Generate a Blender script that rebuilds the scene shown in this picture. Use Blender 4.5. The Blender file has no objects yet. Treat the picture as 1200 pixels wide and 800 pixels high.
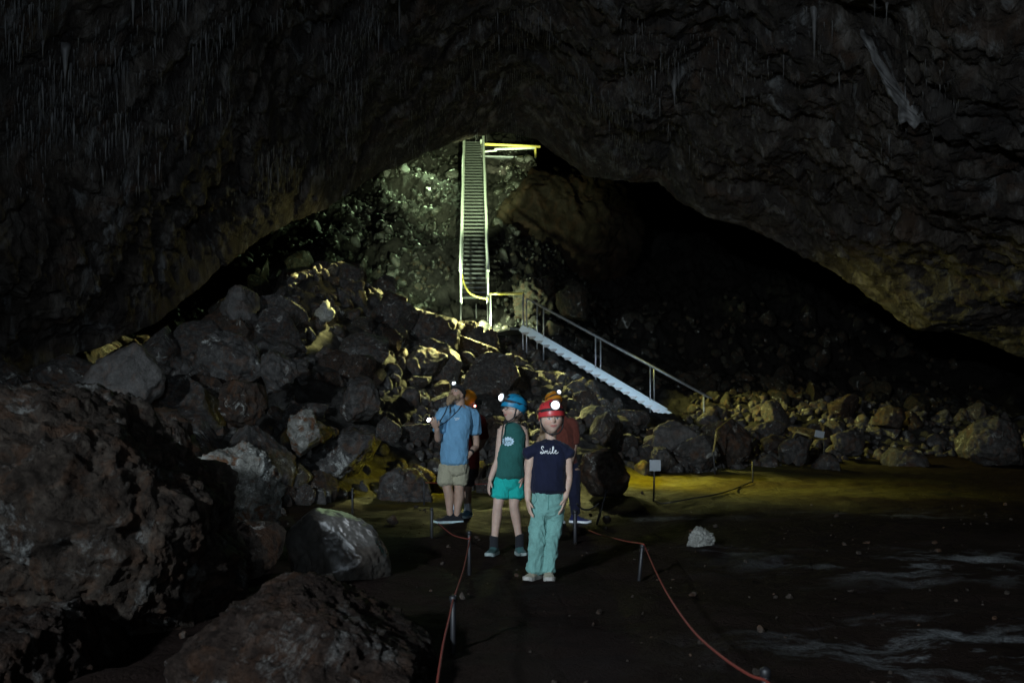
import bpy, bmesh, math, random
import numpy as np
from mathutils import Vector, Matrix
from mathutils.bvhtree import BVHTree

scene = bpy.context.scene
COL = scene.collection
RNG = np.random.default_rng(7)
F, HZ, CAMZ = 1166.7, 497.0, 1.23          # focal length in photo pixels, horizon row, eye height


def P(px, py, Y):
    return np.array([(px - 600.0) / F * Y, Y, CAMZ + (HZ - py) / F * Y])


# ---------------------------------------------------------------- noise (vectorised gradient noise)
_perm = np.random.default_rng(11).permutation(256)
_perm = np.concatenate([_perm, _perm, _perm])
_grad = np.random.default_rng(12).normal(size=(256, 3))
_grad /= np.linalg.norm(_grad, axis=1)[:, None]


def noise3(p):
    p = np.asarray(p, float)
    pi = np.floor(p).astype(np.int64)
    f = p - pi
    pi &= 255
    u = f * f * f * (f * (f * 6 - 15) + 10)
    out = np.zeros(len(p))
    for dx in (0, 1):
        wx = u[:, 0] if dx else 1 - u[:, 0]
        ax = _perm[(pi[:, 0] + dx) & 255]
        for dy in (0, 1):
            wy = u[:, 1] if dy else 1 - u[:, 1]
            ay = _perm[(ax + pi[:, 1] + dy) & 255]
            for dz in (0, 1):
                wz = u[:, 2] if dz else 1 - u[:, 2]
                g = _grad[_perm[(ay + pi[:, 2] + dz) & 255]]
                d = g[:, 0] * (f[:, 0] - dx) + g[:, 1] * (f[:, 1] - dy) + g[:, 2] * (f[:, 2] - dz)
                out += wx * wy * wz * d
    return out * 1.5


def fbm(p, octaves=5, lac=2.03, gain=0.5):
    p = np.asarray(p, float)
    a, s, out = 1.0, 1.0, np.zeros(len(p))
    for i in range(octaves):
        out += a * noise3(p * s + 17.3 * i)
        a *= gain
        s *= lac
    return out


def ridged(p, octaves=5, lac=2.1, gain=0.5):
    p = np.asarray(p, float)
    a, s, out = 1.0, 1.0, np.zeros(len(p))
    for i in range(octaves):
        out += a * (1 - 2 * np.abs(noise3(p * s + 9.7 * i)))
        a *= gain
        s *= lac
    return out


def smooth(a, b, x):
    t = np.clip((x - a) / (b - a), 0, 1)
    return t * t * (3 - 2 * t)


# ---------------------------------------------------------------- object helpers
def mesh_from(name, verts, faces, mat=None, shade=True):
    me = bpy.data.meshes.new(name)
    me.from_pydata([tuple(map(float, v)) for v in verts], [], [tuple(map(int, f)) for f in faces])
    if mat:
        me.materials.append(mat)
    if shade:
        me.polygons.foreach_set('use_smooth', [True] * len(me.polygons))
    me.update()
    return me


def grid_mesh(name, V, mat=None):
    """V: (rows, cols, 3) array -> quad sheet, built fast."""
    r, c, _ = V.shape
    idx = np.arange(r * c).reshape(r, c)
    q = np.stack([idx[:-1, :-1], idx[:-1, 1:], idx[1:, 1:], idx[1:, :-1]], -1).reshape(-1, 4)
    me = bpy.data.meshes.new(name)
    me.vertices.add(r * c)
    me.vertices.foreach_set('co', V.reshape(-1).astype(np.float32))
    me.loops.add(q.size)
    me.loops.foreach_set('vertex_index', q.reshape(-1).astype(np.int32))
    me.polygons.add(len(q))
    me.polygons.foreach_set('loop_start', np.arange(0, q.size, 4, dtype=np.int32))
    me.polygons.foreach_set('use_smooth', [True] * len(q))
    me.update(calc_edges=True)
    if mat:
        me.materials.append(mat)
    return me


def tri_mesh(name, V, T, mat=None, shade=True):
    me = bpy.data.meshes.new(name)
    me.vertices.add(len(V))
    me.vertices.foreach_set('co', np.asarray(V, np.float32).reshape(-1))
    me.loops.add(T.size)
    me.loops.foreach_set('vertex_index', T.reshape(-1).astype(np.int32))
    me.polygons.add(len(T))
    me.polygons.foreach_set('loop_start', np.arange(0, T.size, 3, dtype=np.int32))
    me.polygons.foreach_set('use_smooth', [shade] * len(T))
    me.update(calc_edges=True)
    if mat:
        me.materials.append(mat)
    return me


def add_attr(me, name, values):
    at = me.attributes.new(name, 'FLOAT', 'POINT')
    at.data.foreach_set('value', np.asarray(values, np.float32))


def link(name, me, parent=None, loc=None):
    o = bpy.data.objects.new(name, me)
    COL.objects.link(o)
    if parent is not None:
        o.parent = parent
    if loc is not None:
        o.location = [float(v) for v in loc]
    return o


def tag(o, label=None, cat=None, group=None, kind=None):
    if label: o['label'] = label
    if cat: o['category'] = cat
    if group: o['group'] = group
    if kind: o['kind'] = kind
    return o


def empty(name, loc, label, cat, group=None):
    o = bpy.data.objects.new(name, None)
    o.empty_display_size = 0.1
    COL.objects.link(o)
    o.location = [float(v) for v in loc]
    return tag(o, label, cat, group)


class MB:
    """collects simple shapes into one mesh"""
    def __init__(self):
        self.v, self.f = [], []

    def add(self, V, Fc):
        b = len(self.v)
        self.v += [tuple(map(float, p)) for p in V]
        self.f += [tuple(i + b for i in f) for f in Fc]
        return self

    def tube(self, pts, r, n=8, caps=True):
        pts = [np.asarray(p, float) for p in pts]
        rs = r if hasattr(r, '__len__') else [r] * len(pts)
        V, Fc = loft_path(pts, [(a, a) for a in rs], n)
        return self.add(V, Fc)

    def bar(self, a, b, w, h, up=(0, 0, 1)):
        a, b = np.asarray(a, float), np.asarray(b, float)
        d = (b - a) / np.linalg.norm(b - a)
        u = np.asarray(up, float)
        s = np.cross(d, u)
        s /= np.linalg.norm(s)
        u = np.cross(s, d)
        V = []
        for c in (a, b):
            for i, j in ((-1, -1), (1, -1), (1, 1), (-1, 1)):
                V.append(c + s * i * w / 2 + u * j * h / 2)
        return self.add(V, [(0, 1, 2, 3), (7, 6, 5, 4), (0, 4, 5, 1), (1, 5, 6, 2), (2, 6, 7, 3), (3, 7, 4, 0)])

    def build(self, name, mat, parent=None, shade=False, bevel=0):
        me = mesh_from(name, self.v, self.f, mat, shade)
        bm = bmesh.new()
        bm.from_mesh(me)
        bmesh.ops.recalc_face_normals(bm, faces=bm.faces)
        if bevel:
            bmesh.ops.bevel(bm, geom=list(bm.edges), offset=bevel, segments=2, affect='EDGES')
        bm.to_mesh(me)
        bm.free()
        return link(name, me, parent)


def frames(pts, ref=None):
    T = []
    n = len(pts)
    for i in range(n):
        a = pts[max(i - 1, 0)]
        b = pts[min(i + 1, n - 1)]
        d = b - a
        T.append(d / (np.linalg.norm(d) + 1e-12))
    if ref is None:
        ref = np.array([1, 0, 0.]) if abs(T[0][0]) < 0.9 else np.array([0, 1, 0.])
    U, W = [], []
    u = np.asarray(ref, float)
    for t in T:
        u = u - t * np.dot(u, t)
        u /= np.linalg.norm(u) + 1e-12
        U.append(u)
        W.append(np.cross(t, u))
    return T, U, W


def loft_path(pts, radii, n=16, ref=None, round_caps=True):
    pts = [np.asarray(p, float) for p in pts]
    T, U, W = frames(pts, ref)
    rings = []
    if round_caps:
        for k in (0.25, 0.7):
            rings.append((pts[0] - T[0] * radii[0][0] * 0.6 * (1 - k), U[0], W[0], radii[0][0] * math.sin(k * 1.5), radii[0][1] * math.sin(k * 1.5)))
    for p, u, w, (a, b) in zip(pts, U, W, radii):
        rings.append((p, u, w, a, b))
    if round_caps:
        for k in (0.7, 0.25):
            rings.append((pts[-1] + T[-1] * radii[-1][0] * 0.6 * (1 - k), U[-1], W[-1], radii[-1][0] * math.sin(k * 1.5), radii[-1][1] * math.sin(k * 1.5)))
    V, Fc = [], []
    for (p, u, w, a, b) in rings:
        for k in range(n):
            t = 2 * math.pi * k / n
            V.append(p + u * a * math.cos(t) + w * b * math.sin(t))
    R = len(rings)
    for i in range(R - 1):
        for k in range(n):
            k2 = (k + 1) % n
            Fc.append((i * n + k, i * n + k2, (i + 1) * n + k2, (i + 1) * n + k))
    Fc.append(tuple(range(n - 1, -1, -1)))
    Fc.append(tuple((R - 1) * n + k for k in range(n)))
    return V, Fc


def catmull(pts, m=6):
    pts = [np.asarray(p, float) for p in pts]
    out = []
    for i in range(len(pts) - 1):
        p0, p1, p2, p3 = pts[max(i - 1, 0)], pts[i], pts[i + 1], pts[min(i + 2, len(pts) - 1)]
        for k in range(m):
            t = k / m
            out.append(0.5 * ((2 * p1) + (-p0 + p2) * t + (2 * p0 - 5 * p1 + 4 * p2 - p3) * t * t + (-p0 + 3 * p1 - 3 * p2 + p3) * t ** 3))
    out.append(pts[-1])
    return out


_ico = {}
def ico(sub):
    if sub not in _ico:
        bm = bmesh.new()
        bmesh.ops.create_icosphere(bm, subdivisions=sub, radius=1)
        V = np.array([v.co[:] for v in bm.verts])
        T = np.array([[v.index for v in f.verts] for f in bm.faces])
        bm.free()
        V /= np.linalg.norm(V, axis=1)[:, None]
        _ico[sub] = (V, T)
    return _ico[sub]


# ---------------------------------------------------------------- materials
class NT:
    def __init__(self, name):
        self.m = bpy.data.materials.new(name)
        self.m.use_nodes = True
        self.t = self.m.node_tree
        self.t.nodes.clear()
        self.out = self.t.nodes.new('ShaderNodeOutputMaterial')
        self.b = self.t.nodes.new('ShaderNodeBsdfPrincipled')
        self.t.links.new(self.b.outputs[0], self.out.inputs[0])

    def n(self, typ, **kw):
        nd = self.t.nodes.new(typ)
        for k, v in kw.items():
            if k in nd.inputs.keys() if hasattr(nd.inputs, 'keys') else False:
                nd.inputs[k].default_value = v
            else:
                setattr(nd, k, v)
        return nd

    def l(self, a, b):
        self.t.links.new(a, b)

    def noise(self, vec, scale, detail=6, rough=0.6, dist=0.0):
        nd = self.t.nodes.new('ShaderNodeTexNoise')
        nd.inputs['Scale'].default_value = scale
        nd.inputs['Detail'].default_value = detail
        nd.inputs['Roughness'].default_value = rough
        nd.inputs['Distortion'].default_value = dist
        if vec is not None: self.l(vec, nd.inputs['Vector'])
        return nd.outputs['Fac']

    def ramp(self, fac, stops):
        nd = self.t.nodes.new('ShaderNodeValToRGB')
        el = nd.color_ramp.elements
        while len(el) < len(stops): el.new(0.5)
        for e, (p, c) in zip(el, stops):
            e.position = p
            e.color = c if hasattr(c, '__len__') and len(c) == 4 else ((*c, 1) if hasattr(c, '__len__') else (c, c, c, 1))
        self.l(fac, nd.inputs[0])
        return nd.outputs[0]

    def mix(self, fac, a, b, mode='MIX'):
        nd = self.t.nodes.new('ShaderNodeMix')
        nd.data_type = 'RGBA'
        nd.blend_type = mode
        for s, i in ((fac, 0), (a, 6), (b, 7)):
            if hasattr(s, 'links') or isinstance(s, bpy.types.NodeSocket): self.l(s, nd.inputs[i])
            elif hasattr(s, '__len__'): nd.inputs[i].default_value = (*s, 1) if len(s) == 3 else s
            else: nd.inputs[i].default_value = s if i == 0 else (s, s, s, 1)
        return nd.outputs[2]

    def math(self, op, a, b=0.0):
        nd = self.t.nodes.new('ShaderNodeMath')
        nd.operation = op
        for s, i in ((a, 0), (b, 1)):
            if isinstance(s, bpy.types.NodeSocket): self.l(s, nd.inputs[i])
            else: nd.inputs[i].default_value = s
        return nd.outputs[0]

    def attr(self, name):
        nd = self.t.nodes.new('ShaderNodeAttribute')
        nd.attribute_name = name
        return nd

    def coord(self, scale=(1, 1, 1), rand=False):
        tc = self.t.nodes.new('ShaderNodeTexCoord')
        mp = self.t.nodes.new('ShaderNodeMapping')
        mp.inputs['Scale'].default_value = scale
        self.l(tc.outputs['Object'], mp.inputs['Vector'])
        if rand:
            oi = self.t.nodes.new('ShaderNodeObjectInfo')
            mu = self.math('MULTIPLY', oi.outputs['Random'], 60.0)
            cb = self.t.nodes.new('ShaderNodeCombineXYZ')
            for i in range(3): self.l(mu, cb.inputs[i])
            self.l(cb.outputs[0], mp.inputs['Location'])
        return mp.outputs[0]

    def bump(self, h, strength=0.6, dist=0.05, normal=None):
        nd = self.t.nodes.new('ShaderNodeBump')
        nd.inputs['Strength'].default_value = strength
        nd.inputs['Distance'].default_value = dist
        self.l(h, nd.inputs['Height'])
        if normal is not None: self.l(normal, nd.inputs['Normal'])
        return nd.outputs[0]

    def setc(self, col):
        if isinstance(col, bpy.types.NodeSocket): self.l(col, self.b.inputs['Base Color'])
        else: self.b.inputs['Base Color'].default_value = (*col, 1)

    def setn(self, nrm): self.l(nrm, self.b.inputs['Normal'])
    def setv(self, k, v):
        if isinstance(v, bpy.types.NodeSocket): self.l(v, self.b.inputs[k])
        else: self.b.inputs[k].default_value = v


def rock_mat(name, dark, mid, light, calcite=0.0, ochre=0.25, scale=1.0, rough=0.85, bump=0.05, rand=True, spec=0.10, stretch=(1, 1, 1), pale=(0.55, 0.56, 0.52)):
    g = NT(name)
    c = g.coord(stretch, rand)
    n1 = g.noise(c, 1.3 * scale, 8, 0.65, 0.4)
    n2 = g.noise(c, 6.0 * scale, 10, 0.7, 0.2)
    n3 = g.noise(c, 34.0 * scale, 6, 0.7)
    n4 = g.noise(c, 2.6 * scale, 5, 0.6, 1.2)
    base = g.ramp(n2, [(0.30, dark), (0.5, mid), (0.72, light)])
    base = g.mix(g.ramp(n1, [(0.38, 0.0), (0.62, 0.75)]), base, g.mix(0.6, base, dark))
    oc = g.ramp(n4, [(0.5, 0.0), (0.62, ochre)])
    base = g.mix(oc, base, (0.13, 0.055, 0.022))
    if calcite > 0:
        n5 = g.noise(c, 1.9 * scale, 8, 0.72, 0.8)
        m = g.ramp(n5, [(0.62 - 0.14 * calcite, 0.0), (0.70 - 0.10 * calcite, 0.85)])
        m = g.math('MULTIPLY', m, g.ramp(n3, [(0.36, 0.2), (0.55, 1.0)]))
        base = g.mix(m, base, pale)
    base = g.mix(0.55, base, g.mix(1.0, base, g.ramp(n3, [(0.3, 0.35), (0.7, 1.5)]), 'MULTIPLY'))
    g.setc(base)
    vo = g.t.nodes.new('ShaderNodeTexVoronoi')
    vo.feature = 'DISTANCE_TO_EDGE'
    vo.inputs['Scale'].default_value = 3.2 * scale
    g.l(c, vo.inputs['Vector'])
    crack = g.ramp(vo.outputs['Distance'], [(0.0, 0.0), (0.06, 1.0)])
    h = g.math('ADD', g.math('MULTIPLY', n2, 1.0), g.math('MULTIPLY', n3, 0.35))
    h = g.math('ADD', h, g.math('MULTIPLY', crack, 0.10))
    h = g.math('ADD', h, g.math('MULTIPLY', n1, 0.5))
    g.setn(g.bump(h, 0.9, bump))
    g.setv('Roughness', g.ramp(n4, [(0.3, rough), (0.7, rough - 0.22)]))
    g.setv('Specular IOR Level', spec)
    return g.m


def plain(name, col, rough=0.6, metal=0.0, var=0.25, scale=20.0, spec=0.5, bump=0.0):
    g = NT(name)
    c = g.coord()
    n = g.noise(c, scale, 6, 0.65)
    dk = tuple(v * (1 - var) for v in col)
    lt = tuple(min(v * (1 + var), 1) for v in col)
    g.setc(g.ramp(n, [(0.3, dk), (0.7, lt)]))
    g.setv('Roughness', rough)
    g.setv('Metallic', metal)
    g.setv('Specular IOR Level', spec)
    if bump: g.setn(g.bump(n, 0.5, bump))
    return g.m


def emit_mat(name, col, strength):
    m = bpy.data.materials.new(name)
    m.use_nodes = True
    b = m.node_tree.nodes['Principled BSDF']
    b.inputs['Base Color'].default_value = (*col, 1)
    b.inputs['Emission Color'].default_value = (*col, 1)
    b.inputs['Emission Strength'].default_value = strength
    return m
# ================================================================ CAMERA
cam = bpy.data.cameras.new('camera')
cam.lens, cam.sensor_width = 35, 36
cam.shift_y = 97.0 / 1200.0
cam.clip_start, cam.clip_end = 0.05, 400
cam.dof.use_dof = True
cam.dof.focus_distance = 8.8
cam.dof.aperture_fstop = 3.2
cam_o = bpy.data.objects.new('camera', cam)
COL.objects.link(cam_o)
cam_o.location = (0, 0, CAMZ)
cam_o.rotation_euler = (math.radians(90), 0, 0)
scene.camera = cam_o

# ================================================================ GROUND
FX = [-30, -12, -8, -6, -5, -3.5, -2.2, -1.5, 0, 1.3, 2.2, 3.8, 6.56, 8.5, 14.4, 30]
FY = [6, 6.5, 8, 9.8, 11.3, 13.2, 15.8, 17.0, 16.8, 16.9, 19.0, 21.3, 23.2, 24.6, 27.5, 30]
SX = [-30, -7.2, -6.2, -5, -3, -1.2, 0.3, 2, 4, 8, 30]
SS = [.15, .17, .24, .33, .33, .29, .25, .22, .21, .28, .30]


def foot(x): return np.interp(x, FX, FY)


def ground_z(x, y, detail=True):
    x, y = np.asarray(x, float), np.asarray(y, float)
    fl = 0.03 * np.clip(y - 14, 0, None)
    t = y - foot(x)
    soft = 0.5 * (t + np.sqrt(t * t + 0.25)) - 0.0
    z = fl * np.exp(-np.clip(t, 0, None) * 0.02) + np.interp(x, SX, SS) * np.where(t < -4, 0, soft)
    u = y - 31
    z = z + 0.33 * 0.5 * (u + np.sqrt(u * u + 1.0)) * smooth(24, 31, y)
    zf = 4.35 + .61 * (y - 31) - .012 * (x + 1.5) ** 2
    w_ = smooth(26, 32, y) * smooth(2.6, 0.4, x)
    z = z * (1 - w_) + zf * w_
    # right side far bank stays lower so that the hollow under the arch is open
    if detail:
        p = np.stack([x, y, np.zeros_like(x)], -1).reshape(-1, 3)
        rub = smooth(-0.3, 2.0, t).reshape(-1)
        far = smooth(28, 33, y).reshape(-1)
        fl_n = 0.045 * fbm(p * 0.55, 5) + 0.030 * fbm(p * 2.7, 4) + .008 * ridged(p * 6.0, 2)
        rb_n = 0.28 * fbm(p * 0.8 + 5, 5) + 0.10 * ridged(p * 2.3, 4)
        fr_n = 0.45 * ridged(p * np.array([0.45, 0.30, 1]) + 3, 6, gain=0.55) + 0.22 * ridged(p * np.array([1.5, 1.1, 1]) + 31, 4, gain=.6) + 0.3 * fbm(p * 0.25, 3) - .75
        d = fl_n * (1 - rub) + rub * (rb_n * (1 - far) + fr_n * far)
        z = z + d.reshape(z.shape)
    # the staircase runs clear of the slope
    t_ = np.clip((y - 31) / 15.0, 0, 1)
    sx_, sz_ = -1.17 - .61 * t_, 5.13 + 9.15 * t_
    k = smooth(1.9, 0.5, np.abs(x - sx_)) * smooth(29.8, 31.0, y) * smooth(48, 46.6, y)
    return np.where(z > sz_ - .45, z * (1 - k) + (sz_ - .45 + .35 * (np.minimum(z - sz_, .6) - .6)) * k, z)


def gz(x, y): return float(ground_z(np.array([x]), np.array([y]))[0])
def on_ground(px, py):
    """world point of the ground under a photo pixel (coarse march)"""
    for Y in np.arange(2.5, 60, 0.02):
        q = P(px, py, Y)
        if q[2] <= gz(q[0], Y): return np.array([q[0], Y, gz(q[0], Y)])
    return P(px, py, 30)


g = NT('cave_earth')
c = g.coord()
z_far = g.attr('sandy_glow').outputs['Fac']
z_rub = g.attr('rubble').outputs['Fac']
n1 = g.noise(c, 0.7, 8, 0.6, 0.5)
n2 = g.noise(c, 7, 9, 0.7)
n3 = g.noise(c, 45, 5, 0.7)
col = g.ramp(n1, [(0.35, (0.008, 0.0046, 0.0036)), (0.65, (0.022, 0.0135, 0.0105))])
col = g.mix(g.ramp(n2, [(0.35, 0.0), (0.7, 0.6)]), col, (0.022, 0.0145, 0.0125))
sand_glow = g.ramp(n2, [(0.3, (0.06, 0.055, 0.015)), (0.7, (0.14, 0.125, 0.045))])
sand_glow = g.mix(g.ramp(n1, [(0.42, 0.0), (0.60, 0.7)]), sand_glow, (0.05, 0.034, 0.015))
col = g.mix(z_far, col, sand_glow)
rk = g.ramp(n2, [(0.3, (0.020, 0.019, 0.018)), (0.55, (0.055, 0.052, 0.048)), (0.75, (0.11, 0.105, 0.095))])
col = g.mix(z_rub, col, rk)
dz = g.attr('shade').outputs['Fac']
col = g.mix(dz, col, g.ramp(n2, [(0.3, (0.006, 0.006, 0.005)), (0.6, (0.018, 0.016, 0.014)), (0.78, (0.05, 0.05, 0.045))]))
cm = g.coord((0.8, 1.15, 1))
w = g.noise(cm, 1.4, 10, 0.74, 0.35)
pm = g.math('MULTIPLY', g.ramp(w, [(0.50, 0.0), (0.62, 1.0)]), g.attr('calcite').outputs['Fac'])
pm = g.math('MULTIPLY', pm, g.ramp(n3, [(0.32, 0.15), (0.6, 1.0)]))
col = g.mix(pm, col, (0.36, 0.385, 0.40))
g.setc(col)
vo = g.t.nodes.new('ShaderNodeTexVoronoi')
vo.feature = 'DISTANCE_TO_EDGE'
vo.inputs['Scale'].default_value = 1.1
g.l(c, vo.inputs['Vector'])
crk = g.ramp(vo.outputs['Distance'], [(0.0, 0.0), (0.02, 1.0)])
h = g.math('ADD', n2, g.math('MULTIPLY', n3, 0.5))
h = g.math('ADD', h, g.math('MULTIPLY', crk, 0.15))
g.setn(g.bump(h, 1.0, 0.055))
g.setv('Roughness', g.ramp(n1, [(0.35, 0.62), (0.6, 0.9)]))
g.setv('Specular IOR Level', 0.06)
EARTH = g.m

# one sheet, finer where the camera looks
gx = np.concatenate([np.linspace(-30, -11, 40)[:-1], np.linspace(-11, 12, 330)[:-1], np.linspace(12, 30, 60)])
gy = np.concatenate([np.linspace(-14, 3, 34)[:-1], np.linspace(3, 30, 380)[:-1], np.linspace(30, 62, 300)])
GX, GY = np.meshgrid(gx, gy)
GZ = ground_z(GX, GY)
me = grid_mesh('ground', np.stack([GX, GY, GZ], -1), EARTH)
tt = (GY - foot(GX)).reshape(-1)
x_, y_ = GX.reshape(-1), GY.reshape(-1)
ns = fbm(np.stack([x_ * .5, y_ * .5, 0 * x_], -1), 4)
add_attr(me, 'rubble', smooth(0.0, 1.2, tt + ns * 0.5))
add_attr(me, 'sandy_glow', smooth(13.0, 15.2, y_ + ns * 1.2 - 0.30 * np.clip(x_ - 1, 0, 9)) * (1 - smooth(5, 10, x_)))  # sandy ground, also lightened and yellowed where the yellow light pools
add_attr(me, 'shade', np.clip(0.85 * smooth(1.0, 4.5, x_ - 0.15 * (30 - y_)) * smooth(0.8, 3.0, tt) + .8 * smooth(28.5, 32, y_), 0, 1))  # shade under the arch and up the far slope, put into the ground colour
cal = np.zeros(len(x_))
for (px, py, rx, ry, a) in ((1150, 662, 1.5, 0.9, 1.0), (1165, 765, 1.0, 0.7, 1.0), (1040, 603, 1.0, 0.6, 0.45), (1030, 765, .5, 0.3, .4), (740, 606, 1.2, .5, .5), (820, 648, .8, .4, .4), (1150, 545, 2.2, 1.2, .7)):
    Y = 1.23 * F / (py - HZ)
    X = (px - 600) / F * Y
    cal = np.maximum(cal, a * np.exp(-((x_ - X) / rx) ** 2 - ((y_ - Y) / ry) ** 2))
add_attr(me, 'calcite', cal)
tag(link('ground', me), kind='structure')

# ================================================================ CEILING AND WALLS (one shell: arch lip in front, high chamber behind)
LIP = [(-170, 585, 15), (-60, 510, 16), (40, 455, 17), (110, 418, 18), (180, 386, 19), (240, 338, 20.5), (300, 290, 22), (345, 266, 23), (395, 240, 24.5), (430, 214, 26), (470, 190, 27), (520, 172, 28), (560, 163, 28.5),
       (600, 158, 29), (630, 166, 29), (655, 186, 29), (685, 208, 28.5), (725, 214, 28), (770, 215, 28), (800, 241, 27.5), (835, 256, 27), (870, 266, 27), (930, 301, 26.5), (1000, 336, 26), (1050, 371, 26), (1075, 386, 26), (1120, 391, 26), (1180, 414, 26), (1260, 440, 26), (1380, 520, 27), (1520, 590, 27)]
lip = np.array([P(*q) for q in LIP])
seg = np.concatenate([[0], np.cumsum(np.linalg.norm(np.diff(lip, axis=0), axis=1))])
NU = 760
uu = np.linspace(0, seg[-1], NU)
L = np.stack([np.interp(uu, seg, lip[:, i]) for i in range(3)], -1)
k5 = np.array([1, 2, 3, 2, 1]) / 9.0
for i in range(3):
    L[2:-2, i] = np.convolve(L[:, i], k5, 'valid')
ctr = np.array([1.0, 0, 0.0])
out2 = np.stack([(L[:, 0] - ctr[0]) * 0.55, 0 * L[:, 0], np.clip(L[:, 2], 0.5, None)], -1)
out2 /= np.linalg.norm(out2, axis=1)[:, None]
edge = smooth(0, 3.0, np.minimum(uu, seg[-1] - uu))
rows = []
# behind the lip (far chamber), from the back wall to the lip
for (dy, off) in [(34, 16.0), (28, 15.5), (22, 14), (17, 12.2), (13, 10.2), (9.5, 8.2), (7, 6.4), (5, 4.8), (3.5, 3.4), (2.4, 2.2), (1.5, 1.25), (0.9, 0.65), (0.45, 0.25), (0.15, 0.04)]:
    r = L + out2 * off
    r[:, 1] = np.maximum(L[:, 1] + dy, 0)
    rows.append(r)
n_back = len(rows)
# towards the camera
NF = 560
for t in (np.linspace(0, 1, NF) ** 1.15):
    dy = t * (L[:, 1] + 9.0)
    r = L.copy()
    r[:, 1] = L[:, 1] - dy
    grow = 0.9 * t + 0.35 * np.sin(min(t * 3.2, 1.57))
    side = np.abs(L[:, 0] - ctr[0]) / 11.0
    zup = np.clip(L[:, 2] / 9.0, 0, 1)
    r += out2 * (1.6 * np.sin(np.clip(t * 2.6, 0, 1.57)) * (0.35 + 0.65 * zup) + 2.8 * t)[:, None] * 1.0
    # big bellies and hollows of the roof
    rows.append(r)
V = np.stack(rows, 0)
# resample the coarse back rows
back = V[:n_back]
tb = np.linspace(0, n_back - 1, 150)
i0 = np.clip(np.floor(tb).astype(int), 0, n_back - 2)
fb = (tb - i0)[:, None, None]
backd = back[i0] * (1 - fb) + back[i0 + 1] * fb
V = np.concatenate([backd, V[n_back:]], 0)
NB = 150
R, Cn, _ = V.shape
flat = V.reshape(-1, 3)
outv = np.repeat(out2[None], R, 0).reshape(-1, 3)
dist_row = np.abs(np.arange(R) - NB)
amp_lip = np.repeat((0.25 + 0.75 * np.clip(dist_row / 40.0, 0, 1))[:, None], Cn, 1).reshape(-1)
p = flat
big = fbm(p * np.array([0.22, 0.30, 0.35]) + 3.1, 3)
# stepped bedding: ledges that run across the roof
wav = p[:, 1] * 0.42 + 0.55 * fbm(p * np.array([0.16, 0.2, 0.2]), 3) * 2.0 + 0.12 * p[:, 0]
sx = wav - np.floor(wav)
ledge = (sx ** 3) * 0.9
wv2 = 0.55 * p[:, 2] + 0.42 * p[:, 0] * np.where(p[:, 0] > 0, 1, -.6) + .5 * fbm(p * .3 + 80, 3)
s2_ = wv2 - np.floor(wv2)
ledge = ledge + .45 * s2_ ** 3
med = ridged(p * np.array([0.75, 0.75, 0.9]) + 7, 5, gain=0.55)
fine = fbm(p * 3.2, 4, gain=0.6)
dsp = 0.55 * big + (0.30 * ledge) + 0.13 * med + 0.07 * fine + 0.05 * ridged(p * np.array([4.5, 4.5, 3.0]), 3, gain=.6) + 0.10 * ridged(p * np.array([1.2, 2.2, 2.2]) + 60, 3)
# out2 points away from the cave space; hang material downward with negative
flat = p - outv * ((dsp * amp_lip)[:, None] * -1.0 + 0.0)
# the hollow in the upper left of the roof
def hollow(flat, px, py, Y, r, depth):
    q = P(px, py, Y)
    d = np.linalg.norm((flat - q) / np.array(r), axis=1)
    return flat + outv * (depth * np.exp(-d ** 2))[:, None]
flat = hollow(flat, 160, 60, 13, (1.5, 2.6, 1.6), 1.7)
flat = hollow(flat, 60, 190, 14, (1.6, 2.5, 1.2), 1.2)
flat = hollow(flat, 920, 72, 19, (2.8, 1.2, 1.2), 0.9)
CEIL = flat.reshape(R, Cn, 3)
g = NT('cave_rock')
c = g.coord()
cv = g.coord((1.0, 1.0, 0.35))
n1 = g.noise(c, 0.35, 7, 0.62, 0.7)
n2 = g.noise(cv, 2.6, 10, 0.7, 0.5)
n3 = g.noise(c, 16, 7, 0.72)
n4 = g.noise(c, 0.8, 6, 0.6, 1.5)
col = g.ramp(n2, [(0.32, (0.010, 0.0075, 0.006)), (0.5, (0.046, 0.038, 0.031)), (0.68, (0.16, 0.145, 0.128))])
col = g.mix(g.ramp(n1, [(0.40, 0.0), (0.62, 0.7)]), col, (0.030, 0.028, 0.028))
col = g.mix(g.ramp(n4, [(0.54, 0.0), (0.68, 0.4)]), col, (0.085, 0.045, 0.025))
col = g.mix(g.ramp(g.noise(cv, 1.5, 9, 0.75, 1.2), [(0.56, 0.0), (0.68, 0.65)]), col, (0.24, 0.25, 0.25))
dk = g.attr('deep').outputs['Fac']
col = g.mix(dk, col, (0.012, 0.010, 0.008))
g.setc(col)
h = g.math('ADD', g.math('MULTIPLY', n2, 1.3), g.math('MULTIPLY', n3, 0.45))
h = g.math('ADD', h, g.math('MULTIPLY', g.noise(g.coord((1.6, 1.6, 0.25)), 5.0, 6, 0.7, 0.6), 0.9))
cr = g.t.nodes.new('ShaderNodeTexVoronoi')
cr.feature = 'DISTANCE_TO_EDGE'
cr.inputs['Scale'].default_value = 1.7
g.l(g.mix(0.12, c, g.t.nodes[[n.name for n in g.t.nodes if n.bl_idname == 'ShaderNodeTexNoise'][1]].outputs[1], 'ADD'), cr.inputs['Vector'])
h = g.math('ADD', h, g.math('MULTIPLY', g.ramp(cr.outputs['Distance'], [(0.0, 0.0), (0.05, 1.0)]), 0.22))
h = g.math('ADD', h, g.math('MULTIPLY', g.noise(c, 48, 4, .7), .22))
g.setn(g.bump(h, 1.0, 0.11))
g.setv('Roughness', 0.72)
g.setv('Specular IOR Level', 0.12)
ROCKROOF = g.m
me = grid_mesh('cave_ceiling', CEIL, ROCKROOF)
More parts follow.
